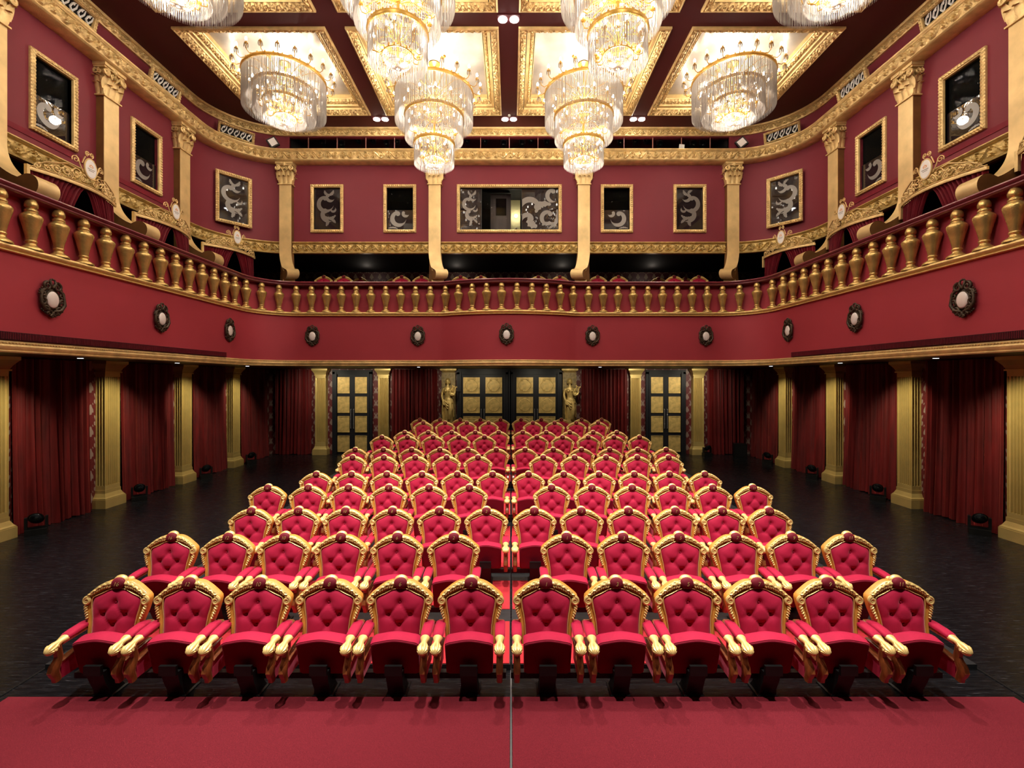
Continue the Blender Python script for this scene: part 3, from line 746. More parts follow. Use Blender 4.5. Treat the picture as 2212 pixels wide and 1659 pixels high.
# ------------------------------------------------------------------ curtains
def curtain(x0, y0, x1, y1, label, z0=.01, z1=ZP0 - .02, seed=0, m=CURT, amp=.085, flare=.07):
    r = random.Random(seed); L_ = math.hypot(x1 - x0, y1 - y0); n = int(L_ / .016); tx, ty = (x1 - x0) / L_, (y1 - y0) / L_
    nx, ny = (ty, -tx)
    if nx * (0 - (x0 + x1) / 2) + ny * (9 - (y0 + y1) / 2) < 0: nx, ny = -nx, -ny
    ph = [0]; 
    for i in range(n): ph.append(ph[-1] + .016 / r.uniform(.05, .16) * 2 * PI * .62)
    ph = np.array(ph); ph = np.convolve(np.pad(ph, 4, 'edge'), np.ones(9) / 9, 'valid')
    am = np.convolve(np.array([r.uniform(.4, 1.2) for _ in range(n + 9)]), np.ones(9) / 9, 'valid')[:n + 1] * amp
    dr = np.convolve(np.array([r.gauss(0, 1) for _ in range(n + 41)]), np.ones(41) / 41, 'valid')[:n + 1]
    zs = np.linspace(0, 1, 9); P = np.zeros((n + 1, 9, 3)); u = np.linspace(0, L_, n + 1)
    for j, t in enumerate(zs):
        off = am * (np.sin(ph) * .75 + .35 * np.sin(2.3 * ph + 1)) * (1.05 - .2 * t) + amp * 1.1 + flare * (1 - t) ** 2 * (.4 + .6 * np.sin(ph * .33) ** 2)
        uu = u + dr * .12 * (1 - t)
        P[:, j, 0] = x0 + tx * uu + nx * off; P[:, j, 1] = y0 + ty * uu + ny * off
        P[:, j, 2] = z0 + (z1 - z0) * t + (0 if j else .02 * np.sin(ph * .21 + seed))
    if z0 < .1: P[:, 0, 2] = np.maximum(P[:, 0, 2], .004)
    mb = MB().grid(P); o = mb.build('curtain', m, recalc=False, ang=80)
    return tag(o, label, 'curtain', 'dark red curtains under the balcony')
for sg, nm in ((-1, 'left'), (1, 'right')):
    k = 10 if sg < 0 else 30
    cx = sg * (LX - .02)
    curtain(cx, 8.72, cx, 10.38, 'dark red velvet curtain on the %s wall nearest the stage' % nm, seed=k)
    curtain(cx, 11.15, cx, 12.85, 'dark red velvet curtain on the %s wall between second and third columns' % nm, seed=k + 1)
    curtain(cx, 13.68, cx, 15.30, 'dark red velvet curtain on the %s wall between third and fourth columns' % nm, seed=k + 2)
    curtain(cx, 16.1, cx, 17.85, 'dark red velvet curtain on the %s wall beside the rear corner' % nm, seed=k + 3)
    curtain(sg * 9.2, LY - .02, sg * 7.78, LY - .02, 'dark red velvet curtain filling the %s corner of the rear wall' % nm, seed=k + 4)
    curtain(sg * 4.62, LY - .02, sg * 2.84, LY - .02, 'dark red velvet curtain between the %s column and the statue' % nm, seed=k + 5)
    curtain(cx, 5.6, cx, 8.0, 'dark red velvet curtain on the %s wall beyond the photo edge column' % nm, seed=k + 6)

# ------------------------------------------------------------------ doors
def relief_panel(w, h, orn):
    mb = MB(); mb.box(-w / 2, w / 2, -.02, 0, 0, h)
    for a, b, c, d in ((-w / 2, w / 2, 0, .03), (-w / 2, w / 2, h - .03, h), (-w / 2, -w / 2 + .03, .03, h - .03), (w / 2 - .03, w / 2, .03, h - .03)): mb.box(a, b, -.035, -.02, c, d)
    if orn:
        r = .36
        pts = []
        for k in range(49):
            t = 2 * PI * k / 48; rr = 1 + .10 * math.cos(4 * t) + .05 * math.cos(8 * t)
            pts.append((w * .34 * rr * math.copysign(abs(math.cos(t)) ** .6, math.cos(t)), -.022, h / 2 + h * .34 * rr * math.copysign(abs(math.sin(t)) ** .6, math.sin(t))))
        mb.tube(pts, .014, 5, False)
        for sx in (-1, 1):
            for sz in (-1, 1):
                mb.tube([(x, -.022, z) for x, z in spiral(sx * w * .2, h / 2 + sz * h * .32, .05, .01, 1.1, 0, sx * sz, 10)], .009, 4)
    return mb
def double_door(num, cx, lw, ph, nrow, zt, pw, label, orn, span):
    t = thing('door_%d' % num, label, 'door', (cx, LY, 0)); t['kind'] = 'structure'
    hw = span / 2
    fr = MB().box(-hw - .16, -hw, -.10, .02, 0, zt + .20).box(hw, hw + .16, -.10, .02, 0, zt + .20).box(-hw - .16, hw + .16, -.10, .02, zt + .12, zt + .28)
    fr.box(-hw - .05, -hw + .02, -.13, -.1, 0, zt + .2).box(hw - .02, hw + .05, -.13, -.1, 0, zt + .2)
    fr.build('door_frame', BLACKW, t, smooth=False)
    pm = relief_panel(pw, ph, orn).mesh('door_panel', GOLDD, smooth=True, ang=30)
    for sx in (-1, 1):
        lf = MB().box(min(0, sx * hw), max(0, sx * hw), -.05, .02, 0, zt + .12).build('door_leaf', BLACKW, t, smooth=False)
        for k in range(nrow):
            link('door_panel', pm, lf, (sx * lw, -.05, zt - ph - k * (ph + .13)))
        hd = MB(); hx = sx * .055
        hd.tube([(hx, -.055, 1.0), (hx, -.10, 1.03), (hx, -.10, 1.75), (hx, -.055, 1.78)], .016, 8)
        for z in (1.03, 1.2, 1.38, 1.56, 1.75): hd.ell((hx, -.10, z), (.022, .022, .02), 8, 5)
        tag(hd.build('handle', STEEL, lf), 'long steel pull handle')
ztop = HC + .10
double_door(1, -6.20, .345, .64, 4, ztop, .47, 'black double door with eight gold panels on the left of the rear wall', False, 1.25)
double_door(2, -1.06, .44, .64, 4, HC + .09, .655, 'left of the two central black double doors with embossed gold panels', True, 1.72)
double_door(3, 1.06 - .02, .44, .64, 4, HC + .09, .655, 'right of the two central black double doors with embossed gold panels', True, 1.72)
double_door(4, 6.16, .345, .64, 4, ztop, .47, 'black double door with eight gold panels on the right of the rear wall', False, 1.25)
struct(MB().box(-2.05, 2.05, LY - .06, LY + .02, HC + .30, ZP0 + .02).box(-.06, .06, LY - .1, LY, 0, HC + .35).build('trim_30', BLACKW, smooth=False), 'black surround of the central doors', 'trim')

# ------------------------------------------------------------------ statues (gilded draped women holding lyres)
def statue_body():
    mb = MB()
    def st(z, cx, rx, ry, cy=0, k=0, ph=0): return [( (rx * (1 + k * math.sin(9 * a + ph + 3 * z))) * math.cos(a) + cx, (ry * (1 + k * math.sin(9 * a + ph + 3 * z))) * math.sin(a) + cy, z) for a in [2 * PI * i / 36 for i in range(36)]]
    mb.loft([st(0, .0, .20, .15, 0, .10), st(.12, .0, .185, .14, 0, .10), st(.35, .01, .165, .125, 0, .09, .5), st(.6, .02, .175, .13, -.01, .08, 1), st(.8, .03, .185, .135, -.01, .06, 1.5), st(.97, .035, .19, .135, 0, .05, 2), st(1.06, .03, .175, .125, 0, .03, 2.4), st(1.16, .015, .13, .10, 0, .0), st(1.25, .005, .125, .095), st(1.36, 0, .155, .11), st(1.46, 0, .17, .105), st(1.54, -.005, .15, .085), st(1.585, -.005, .085, .065), st(1.63, -.005, .052, .052), st(1.70, -.01, .05, .05)])
    mb.ell((-.012, -.01, 1.79), (.078, .092, .118), 16, 12)                # head
    mb.ell((-.012, -.10, 1.775), (.014, .02, .022), 6, 5)                  # nose
    mb.ell((-.012, -.085, 1.715), (.03, .02, .02), 6, 5)                   # chin
    mb.ell((-.012, .03, 1.83), (.095, .085, .095), 12, 9)                  # hair
    mb.ell((-.012, .11, 1.80), (.055, .05, .05), 8, 6)
    for sx in (-1, 1): mb.ell((sx * .07, -.085, 1.42), (.062, .06, .062), 10, 8); mb.ell((sx * .085 - .012, .0, 1.76), (.02, .04, .08), 8, 6)
    mb.tube([(-.165, 0, 1.51), (-.22, .0, 1.38), (-.235, -.03, 1.22), (-.20, -.11, 1.08), (-.17, -.13, .97)], [.058, .052, .045, .038, .03], 10)   # right arm holding the robe
    mb.ell((-.165, -.14, .93), (.035, .03, .05), 8, 6)
    mb.tube([(.16, 0, 1.51), (.235, .0, 1.36), (.245, -.06, 1.22), (.20, -.17, 1.24), (.17, -.19, 1.27)], [.056, .05, .044, .036, .028], 10)      # left arm under the lyre
    mb.ell((.15, -.19, 1.29), (.04, .03, .03), 8, 6)
    for k in range(5): mb.tube([(-.165 + .012 * k, -.16, .93 - .004 * k), (-.16 + .012 * k, -.165, .86)], .009, 5)
    mb.tube([(.08, -.11, .98), (.11, -.15, .75), (.09, -.17, .5), (.06, -.14, .32)], [.085, .09, .075, .06], 10)                                   # forward knee under cloth
    for a, b, r in (((-.18, -.09, 1.08), (.19, -.10, .98), .035), ((-.16, -.12, 1.02), (.17, -.14, .88), .028), ((-.12, -.14, .95), (.12, -.17, .78), .022)):
        m_ = ((a[0] + b[0]) / 2, -.19, min(a[2], b[2]) - .05); mb.tube([a, m_, b], r, 7)
    for k in range(6):
        x = -.20 + .012 * k; mb.tube([(x, -.12 + .02 * k, 1.0), (x - .015, -.13 + .02 * k, .6), (x + .01, -.12 + .02 * k, .28)], [.025, .02, .014], 5)
    mb.tube([(.17, -.04, 1.0), (.20, -.06, .7), (.22, -.03, .40)], [.04, .035, .03], 7)
    for sx in (-1, 1): mb.ell((sx * .08, -.17, .015), (.045, .09, .03), 8, 5)
    me = mb.mesh('tmp', GOLDD); o = bpy.data.objects.new('tmp', me); C.objects.link(o)
    r = o.modifiers.new('r', 'REMESH'); r.mode = 'VOXEL'; r.voxel_size = .011; r.use_smooth_shade = True
    sm = o.modifiers.new('s', 'SMOOTH'); sm.factor = .5; sm.iterations = 2
    dg = bpy.context.evaluated_depsgraph_get(); dg.update()
    out = bpy.data.meshes.new_from_object(o.evaluated_get(dg)); out.name = 'body'
    bpy.data.objects.remove(o); out.materials.clear(); out.materials.append(GOLDD)
    out.polygons.foreach_set('use_smooth', [True] * len(out.polygons))
    return out
STB = statue_body()
ly = MB()
for sx in (-1, 1):
    ly.tube([(sx * .02, 0, -.10), (sx * .085, 0, -.04), (sx * .09, 0, .05), (sx * .055, 0, .16), (sx * .06, 0, .24), (sx * .085, 0, .28)], [.03, .03, .024, .016, .013, .015], 7)
ly.ell((0, 0, -.07), (.085, .03, .07), 12, 8); ly.tube([(-.10, 0, .245), (.10, 0, .245)], .011, 6)
for k in range(5): ly.tube([(-.04 + .02 * k, -.012, -.05), (-.04 + .02 * k, -.008, .24)], .004, 4)
LYM = ly.mesh('lyre', GOLDB)
for x, nm in ((-2.40, 'left'), (2.36, 'right')):
    t = thing('statue', 'gilded statue of a draped woman holding a lyre, %s of the central doors' % nm, 'statue', (x, LY - .24, 0), 0, 'gilded statues')
    pd = MB(); step(pd, .30, .26, 0, .2); step(pd, .24, .24, .2, .95); step(pd, .30, .28, .95, 1.08); pd.xform(lambda a, b, c: (a, b + .0, c)); pd.build('pedestal', GOLDD, t, smooth=False)
    MB().box(-.27, .27, .10, .23, 0, HC + .28).build('backing_pier', simple('pier_gold', (.26, .18, .07), .5, .2, var=.4, scale=12, bump=.4, bscale=30), t, smooth=False)
    cp = MB(); step(cp, .22, .10, HC + .28, HC + .36, .30, .2); cp.box(-.32, .32, -.22, .02, HC + .36, ZP0); cp.xform(lambda a, b, c: (a, b + .2, c)); cp.build('capital', GOLDD, t, smooth=False)
    link('body', STB, t, (0, -.03, 1.08))
    o = link('lyre', LYM, t, (.20, -.24, 1.08 + 1.36)); o.rotation_euler = (.1, .35, .1)

# ------------------------------------------------------------------ seating platforms and carpets
ROWY = [4.52 + 1.12 * i for i in range(11)]
LEV = [0, .055, .055, .13, .13, .267, .267, .43, .43, .60, .60]
CXS = .06
for k, i in enumerate((1, 3, 5, 7, 9)):
    y0 = ROWY[i - 1] + .19; y1 = ROWY[i + 1] + .19 if i < 9 else 16.6
    for sg, nm in ((-1, 'left'), (1, 'right')):
        a, b = CXS + sg * .008, CXS + sg * 4.72
        o = MB().box(min(a, b), max(a, b), y0 + .002, y1 - .002, .0, LEV[i]).build('seating_platform', PLAT, smooth=False)
        tag(o, 'black timber seating platform under the %s and %s rows, %s of the centre seam' % (ORD[i], ORD[i + 1], nm), 'platform', 'stepped seating platforms')
for i in range(1, 11):
    y0, y1 = ROWY[i - 1] + .20, ROWY[i] - .10
    hw = 4.5 if i < 5 else 4.3 if i < 7 else 3.6
    for sg, nm in ((-1, 'left'), (1, 'right')):
        a, b = CXS + sg * .018, CXS + sg * hw
        z = LEV[i]
        o = MB().box(min(a, b), max(a, b), y0, y1, z, z + .008).build('aisle_carpet', AISLE, smooth=False)
        tag(o, 'strip of red carpet before the %s seat row, %s of the centre seam' % (ORD[i], nm), 'carpet', 'red aisle carpet strips')
for sg, nm in ((-1, 'left'), (1, 'right')):
    a, b = CXS + sg * .011, CXS + sg * 4.64
    o = MB().box(min(a, b), max(a, b), 1.6, 4.295, 0, .012).build('stage_front_carpet', CARP, smooth=False)
    tag(o, 'wide red carpet in the foreground, %s of the centre seam' % nm, 'carpet', 'foreground carpets')
    o = MB().box(CXS + sg * 4.74 - .012, CXS + sg * 4.74 + .012, 2.5, 16.6, 0, .006).build('floor_track', STEEL if False else BLACKM, smooth=False)
    tag(o, 'thin raised edge strip on the black floor, %s of the seats' % nm, 'floor strip', 'floor edge strips')
tag(MB().box(CXS - .008, CXS + .008, 1.6, 4.70, 0, .006).build('seam_strip', simple('seam_grey', (.11, .11, .11), .5, .3), smooth=False), 'narrow grey metal strip in the seam between the foreground carpets', 'metal strip')

# ------------------------------------------------------------------ gilt armchairs
tilt = lambda x, y, z: (x, y + (z - .98) * .17, z)
OUTP = [(.240, .44), (.240, .52), (.246, .588), (.266, .655), (.291, .73), (.306, .80), (.309, .83), (.303, .855), (.284, .875), (.264, .891), (.23, .917), (.19, .946), (.15, .970), (.118, .983), (.09, .990), (.06, .992), (0, .993)]
INP = [(.198, .44), (.199, .52), (.203, .60), (.212, .68), (.226, .745), (.234, .80), (.234, .822), (.230, .838), (.220, .848), (.206, .856), (.18, .866), (.15, .878), (.122, .892), (.092, .908), (.066, .918), (.035, .924), (0, .926)]
def frame_chair():
    L_ = [(-x, z) for x, z in OUTP] + [(x, z) for x, z in OUTP[-2::-1]]; I_ = [(-x, z) for x, z in INP] + [(x, z) for x, z in INP[-2::-1]]
    rings = []
    for (ox, oz), (ix, iz) in zip(L_, I_):
        m = lambda t: (ox + (ix - ox) * t, oz + (iz - oz) * t)
        rings.append([(ox, .035, oz), (ox, -.014, oz), (m(.10)[0], -.026, m(.10)[1]), (m(.22)[0], -.030, m(.22)[1]), (m(.72)[0], -.022, m(.72)[1]), (m(.80)[0], -.014, m(.80)[1]), (m(.86)[0], -.026, m(.86)[1]), (m(.97)[0], -.026, m(.97)[1]), (m(1)[0], -.012, m(1)[1]), (ix, .035, iz)])
    return MB().loft(rings).xform(tilt)
def carving():
    mb = MB()
    for sx in (-1, 1):
        pts = spiral(sx * .276, .822, .036, .006, 1.7, PI * .5, -sx, 20)
        mb.tube([(x, -.036, z) for x, z in pts], [.013] * 14 + [.010] * 7, 6)
        mb.ell((sx * .276, -.03, .822), (.034, .012, .036), 10, 5)
        # leaves down the side
        for k in range(6):
            t = k / 5; z = .778 - .11 * t; x = float(np.interp(z, [.655, .73, .80], [.266, .291, .306])) - .007
            mb.ell((sx * (x - .008), -.034, z), (.024 - .010 * t, .014, .009), 8, 5, Matrix.Rotation(sx * (.95 - .3 * (k % 2)), 3, 'Y'))
        # leaves along the crest from medallion to shoulder
        for k in range(9):
            t = k / 8; x = .078 + .182 * t; z = float(np.interp(x, [.06, .09, .118, .15, .19, .23, .264], [.992, .990, .983, .970, .946, .917, .891])) - .017
            s_ = 1.5 - .6 * t
            mb.ell((sx * x, -.034, z), (.023 * s_, .014, .0085 * s_), 8, 5, Matrix.Rotation(sx * (.15 + .75 * (k % 2)), 3, 'Y'))
            mb.ell((sx * x, -.034, z - .017 * s_), (.008 * s_, .011, .014 * s_), 6, 4, Matrix.Rotation(-sx * .5, 3, 'Y'))
        mb.tube([(sx * .06, -.028, .988), (sx * .12, -.028, .979), (sx * .19, -.028, .943), (sx * .262, -.028, .888)], [.010, .009, .008, .006], 5)
        # inner bead line
        mb.tube([(sx * x, -.028, z + .004) for x, z in INP[1::1]][::1], .0045, 4)
    mb.ell((0, -.006, .988), (.070, .036, .056), 16, 10)
    return mb.xform(tilt)
BUTT = [(0, .805), (-.105, .70), (.105, .70), (0, .612)]
def cushion():
    nu, nv = 37, 33; rows = []
    iz = [z for x, z in INP]; ix = [x for x, z in INP]
    zt = lambda x: float(np.interp(abs(x), [0, .035, .066, .092, .122, .15, .18, .206, .234], [.926, .924, .918, .908, .892, .878, .866, .856, .83]))
    wid = lambda z: float(np.interp(z, [.36, .44, .52, .60, .68, .745, .80, .822], [.196, .198, .199, .203, .212, .226, .234, .234]))
    seglist = [((0, .612), (.105, .70)), ((0, .612), (-.105, .70)), ((.105, .70), (0, .805)), ((-.105, .70), (0, .805)), ((.105, .70), (.22, .66)), ((-.105, .70), (-.22, .66)), ((0, .612), (.13, .46)), ((0, .612), (-.13, .46)), ((0, .612), (0, .46)), ((0, .805), (0, .92)), ((.105, .70), (.21, .82)), ((-.105, .70), (-.21, .82)), ((0, .612), (.07, .45)), ((0, .612), (-.07, .45))]
    def dist(px, pz, a, b):
        dx, dz = b[0] - a[0], b[1] - a[1]; t = max(0, min(1, ((px - a[0]) * dx + (pz - a[1]) * dz) / (dx * dx + dz * dz)))
        return math.hypot(px - a[0] - t * dx, pz - a[1] - t * dz), t
    for i in range(nu):
        u = -1 + 2 * i / (nu - 1); row = []
        for j in range(nv):
            v = j / (nv - 1); z = .38 + v * .46; x = u * wid(z); top = zt(x)
            z = .38 + v * (top - .38); x = u * wid(min(z, .822)) if z < .83 else x
            e = (1 - abs(u) ** 5) * (1 - v ** 10)
            y = -.012 - .052 * e ** .6
            for bx, bz in BUTT:
                r = math.hypot(x - bx, z - bz); y += .036 * math.exp(-(r / .034) ** 1.5)
            cr = 0
            for k, (a, b) in enumerate(seglist):
                d, t = dist(x, z, a, b); fade = 1 if k < 4 else (1 - t) ** .8 * (.8 if k < 12 else .5)
                cr = max(cr, fade * math.exp(-(d / .011) ** 2))
            y += .011 * cr
            row.append((x, y, z))
        rows.append(row)
    return MB().grid(rows).xform(tilt)
def outline_seat():
    n = 20; pts = []
    for i in range(n + 1):
        t = -1 + 2 * i / n; pts.append((.222 * t, .556 + .016 * math.cos(PI * t * .95) - .018 * max(0, abs(t) - .86) / .14))
    return [(-.215, .225), (-.19, .21), (.19, .21), (.215, .225)] + pts[::-1]
def seat_mesh():
    o = outline_seat(); cx, cz = 0, .39
    def ring(y, s, dz_): return [(x * s, y, cz + (z - cz) * s + (dz_ if z > .5 else 0)) for x, z in o]
    return MB().loft([ring(-.155, .95, .018), ring(-.165, .985, .022), ring(-.19, 1, .02), ring(-.26, 1, .006), ring(-.278, .995, .0)]).xform(lambda x, y, z: (x, y + (.55 - z) * .24, z))
def underside_mesh():
    o = outline_seat(); cz = .39
    def ring(y, s): return [(x * s, y, cz + (z - cz) * s - (.004 if z > .5 else 0)) for x, z in o]
    return MB().loft([ring(-.2785, .985), ring(-.286, .975), ring(-.290, .955), ring(-.291, .90)]).xform(lambda x, y, z: (x, y + (.55 - z) * .24, z))
def loft_rect(path, ws):           # path [(y,z,thickness)], width in x
    rings = []
    P = [Vector((0, y, z)) for y, z, _ in path]
    for i, (y, z, th) in enumerate(path):
        t = (P[min(i + 1, len(P) - 1)] - P[max(i - 1, 0)]).normalized(); nrm = Vector((0, -t.z, t.y)); w = ws[i] if hasattr(ws, '__len__') else ws
        a, b = P[i] + nrm * th / 2, P[i] - nrm * th / 2
        rings.append([(-w / 2, a.y * .7 + b.y * .3, a.z * .7 + b.z * .3), (-w * .32, a.y, a.z), (w * .32, a.y, a.z), (w / 2, a.y * .7 + b.y * .3, a.z * .7 + b.z * .3), (w / 2, a.y * .3 + b.y * .7, a.z * .3 + b.z * .7), (w * .32, b.y, b.z), (-w * .32, b.y, b.z), (-w / 2, a.y * .3 + b.y * .7, a.z * .3 + b.z * .7)])
    return MB().loft(rings)
def arm_mesh():
    mb = loft_rect([(.005, .585, .05), (-.05, .582, .045), (-.20, .575, .04), (-.32, .568, .04)], [.085, .085, .08, .06])
    mb2 = loft_rect([(-.355, .56, .06), (-.345, .50, .055), (-.335, .455, .055), (-.345, .415, .07), (-.375, .375, .085), (-.385, .345, .085), (-.375, .315, .07), (-.36, .285, .06), (-.352, .245, .06)], [.055, .055, .055, .058, .062, .062, .06, .055, .055])
    mb.add(mb2.v, mb2.f)
    mb3 = loft_rect([(-.33, .405, .022), (-.18, .43, .022), (-.02, .44, .022)], .062); mb.add(mb3.v, mb3.f)
    return mb
def pad_mesh():
    rings = []
    for y, w, h in ((-.285, .06, .004), (-.283, .08, .016), (-.265, .092, .030), (-.20, .096, .036), (-.09, .096, .036), (-.05, .092, .030), (-.042, .08, .01)):
        z0 = .588 + (.012 * (y + .285) / .24); rings.append([(w / 2 * c, y, z0 + h * d) for c, d in ((-1, 0), (-1, .55), (-.8, .9), (-.3, 1), (.3, 1), (.8, .9), (1, .55), (1, 0))])
    return MB().loft(rings)
def scroll_mesh():
    rings = []
    for y, w, h, z in ((-.278, .044, .030, .585), (-.30, .040, .028, .582), (-.325, .029, .026, .578), (-.35, .028, .026, .572), (-.375, .040, .032, .562), (-.40, .046, .036, .552), (-.425, .043, .034, .545), (-.442, .032, .026, .541), (-.452, .014, .012, .539), (-.454, .002, .002, .539)):
        rib = .10 if y < -.36 else 0
        rings.append([(w * math.cos(a) * (1 + rib * math.cos(12 * a)), y, z + h * math.sin(a) * (1 + rib * math.cos(12 * a))) for a in [2 * PI * k / 48 for k in range(48)]])
    mb = MB().loft(rings)
    for sx in (-1, 1):
        pts = spiral(-.40, .552, .026, .004, 1.4, 0, 1, 12); mb.tube([(sx * .043, y, z) for y, z in pts], .006, 4)
    return mb
def ped_mesh():
    mb = MB(); mb.loft([[(-w, y0, z), (w, y0, z), (w, y1, z), (-w, y1, z)] for w, y0, y1, z in ((.078, -.30, -.16, .28), (.074, -.265, -.12, .17), (.074, -.22, -.08, .07), (.082, -.21, -.05, .022), (.095, -.215, .0, .012), (.095, -.215, .0, 0))])
    return mb
NUMS = {}
def number_mesh(n):
    if n in NUMS: return NUMS[n]
    cu = bpy.data.curves.new('num', 'FONT'); cu.body = str(n); cu.size = .052; cu.align_x = 'CENTER'; cu.align_y = 'CENTER'; cu.extrude = .0012; cu.shear = .25; cu.offset = -.0006
    o = bpy.data.objects.new('num', cu); C.objects.link(o); dg = bpy.context.evaluated_depsgraph_get(); dg.update()
    me = bpy.data.meshes.new_from_object(o.evaluated_get(dg)); me.name = 'number'; bpy.data.objects.remove(o)
    me.materials.clear(); me.materials.append(GOLDB); me.transform(Matrix.Rotation(PI / 2, 4, 'X')); NUMS[n] = me
    return me
def make_chair():
    t = thing('armchair', '', 'armchair')
    frame_chair().build('backrest_frame', GILT, t)
    tag(carving().build('carving', GOLDB, t), 'bright gold carved leaves and scrolls')
    cu = cushion().build('back_cushion', VELV, t, recalc=False, ang=80)
    bmesh_ = MB().ell((0, 0, 0), (.0085, .006, .0085), 8, 6).mesh('button', VELV)
    for x, z in BUTT:
        y = tilt(0, -.029, z)[1]; link('button', bmesh_, cu, (x, y, z))
    md = MB().ell((0, -.035, .978), (.066, .030, .052), 18, 12).xform(tilt).build('number_medallion', VELD, t)
    nm = link('number', number_mesh(2), md, tilt(0, -.0655, .978)); nm['label'] = 'gold seat number'
    nm.rotation_euler = (-.12, 0, 0)
    MB().loft([[(x * .97, y, z * .97 + .012) for x, z in ([(-a, b) for a, b in OUTP] + [(a, b) for a, b in OUTP[-2::-1]])] for y in (.030, .042)]).xform(tilt).build('back_shell', VELD, t)
    fs = tag(seat_mesh().build('folded_seat', VELV, t, ang=50), 'seat folded up with its underside to the front')
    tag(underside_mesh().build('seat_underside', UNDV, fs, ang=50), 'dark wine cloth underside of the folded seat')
    am, pm, sm_ = arm_mesh().mesh('armrest', WOOD, ang=35), pad_mesh().mesh('arm_pad', VELV, ang=50), scroll_mesh().mesh('arm_scroll', GOLDB, ang=60)
    sp = MB().loft([[(-.018, y, z) for y, z in q] for q in ([(-.33, .25), (-.03, .25), (-.03, .435), (-.33, .40)],)] + [[(.018, y, z) for y, z in [(-.33, .25), (-.03, .25), (-.03, .435), (-.33, .40)]]]).mesh('side_panel', VELV, smooth=False)
    for sx in (-1, 1):
        a = link('armrest', am, t, (sx * .283, 0, 0)); link('arm_pad', pm, a); link('arm_scroll', sm_, a)
        link('side_panel', sp, t, (sx * .283, 0, 0))
    pd = ped_mesh().build('pedestal', BLACKM, t, smooth=False)
    MB().box(-.078, .078, -.322, -.292, .262, .350).build('seat_bracket', BLACKM, pd, smooth=False)
    MB().box(-.338, .338, -.13, -.07, .12, .175).build('mounting_beam', BLACKM, t, smooth=False)
    return t
CHAIR = make_chair(); first = [True]
def place(x, y, z, n, label, group):
    if first[0]:
        first[0] = False; r = CHAIR; r.location = (x, y, z); r['label'] = label; r['group'] = group
        kids = r.children
    else:
        r = dup(CHAIR, (x, y, z), 0, label, group); kids = r.children
    for c in kids:
        if c.name.startswith('number_medallion'):
            for g in c.children: g.data = number_mesh(n)
S = .68
LN, RN = [2, 6, 8, 10, 12, 16], [1, 3, 5, 7, 9, 11]
CNT = [6, 6, 6, 6, 6, 5, 6, 5, 5, 4, 5]
for i in range(11):
    off = (.53, 1.0, .51, 1.02, .51, 1.04, .51, 1.02, .51, 1.02, .51)[i]
    cx = CXS - (.025 if i == 0 else .01)
    for k in range(CNT[i]):
        for sg, N_ in ((-1, LN), (1, RN)):
            rown = 'front row' if i == 0 else ORD[i] + ' row'
            lab = 'crimson tufted gilt armchair, %s, %s seat %s of the centre aisle' % (rown, ORD[k], 'left' if sg < 0 else 'right')
            if i < 2: lab += ', number %d' % N_[k]
            place(cx + sg * (off + k) * S, ROWY[i], LEV[i] + (.0083 if i else .0005), N_[k], lab, 'crimson gilt armchairs in rows')
# gallery seats showing above the balcony rail
gs = [700, 743, 868, 911, 995, 1039, 1163, 1209, 1291, 1336, 1456, 1509]; gs2 = [718, 779, 853, 1014, 1180, 1422, 1480]
for row, yy, ztop_ in ((gs, 16.35, HC + 3.69), (gs2, 17.35, HC + 3.85)):
    for k, px in enumerate(row):
        r = CHAIR.copy(); C.objects.link(r); x = (px - 1104) / 1005 * yy + .06
        r.location = (x, yy, ztop_ - 1.06); r.rotation_euler = (0, 0, 0)
        r['label'] = 'crimson gilt chair top over the balcony rail, %s gallery row, %s from the left' % ('front' if row is gs else 'rear', ORD[k]); r['group'] = 'gallery chairs behind the balcony rail'
        for ch in CHAIR.children:
            if ch.name.split('.')[0] in ('backrest_frame', 'carving', 'back_cushion', 'number_medallion', 'pedestal', 'back_shell'):
                c = ch.copy(); C.objects.link(c); c.parent = r
                if c.name.startswith('pedestal'): c.scale = (1, 1, 1)
# raised step in the gallery carrying those seats
for yy, ztop_, d0, nm in ((16.35, HC + 3.69, 15.75, 'front'), (17.35, HC + 3.85, 16.75, 'rear')):
    tag(MB().box(-7.2, 7.2, d0, d0 + .98, ZP0 + .9, ztop_ - 1.06).build('gallery_step', DARK, smooth=False), 'dark step carrying the %s gallery seat row' % nm, 'step', 'gallery steps')

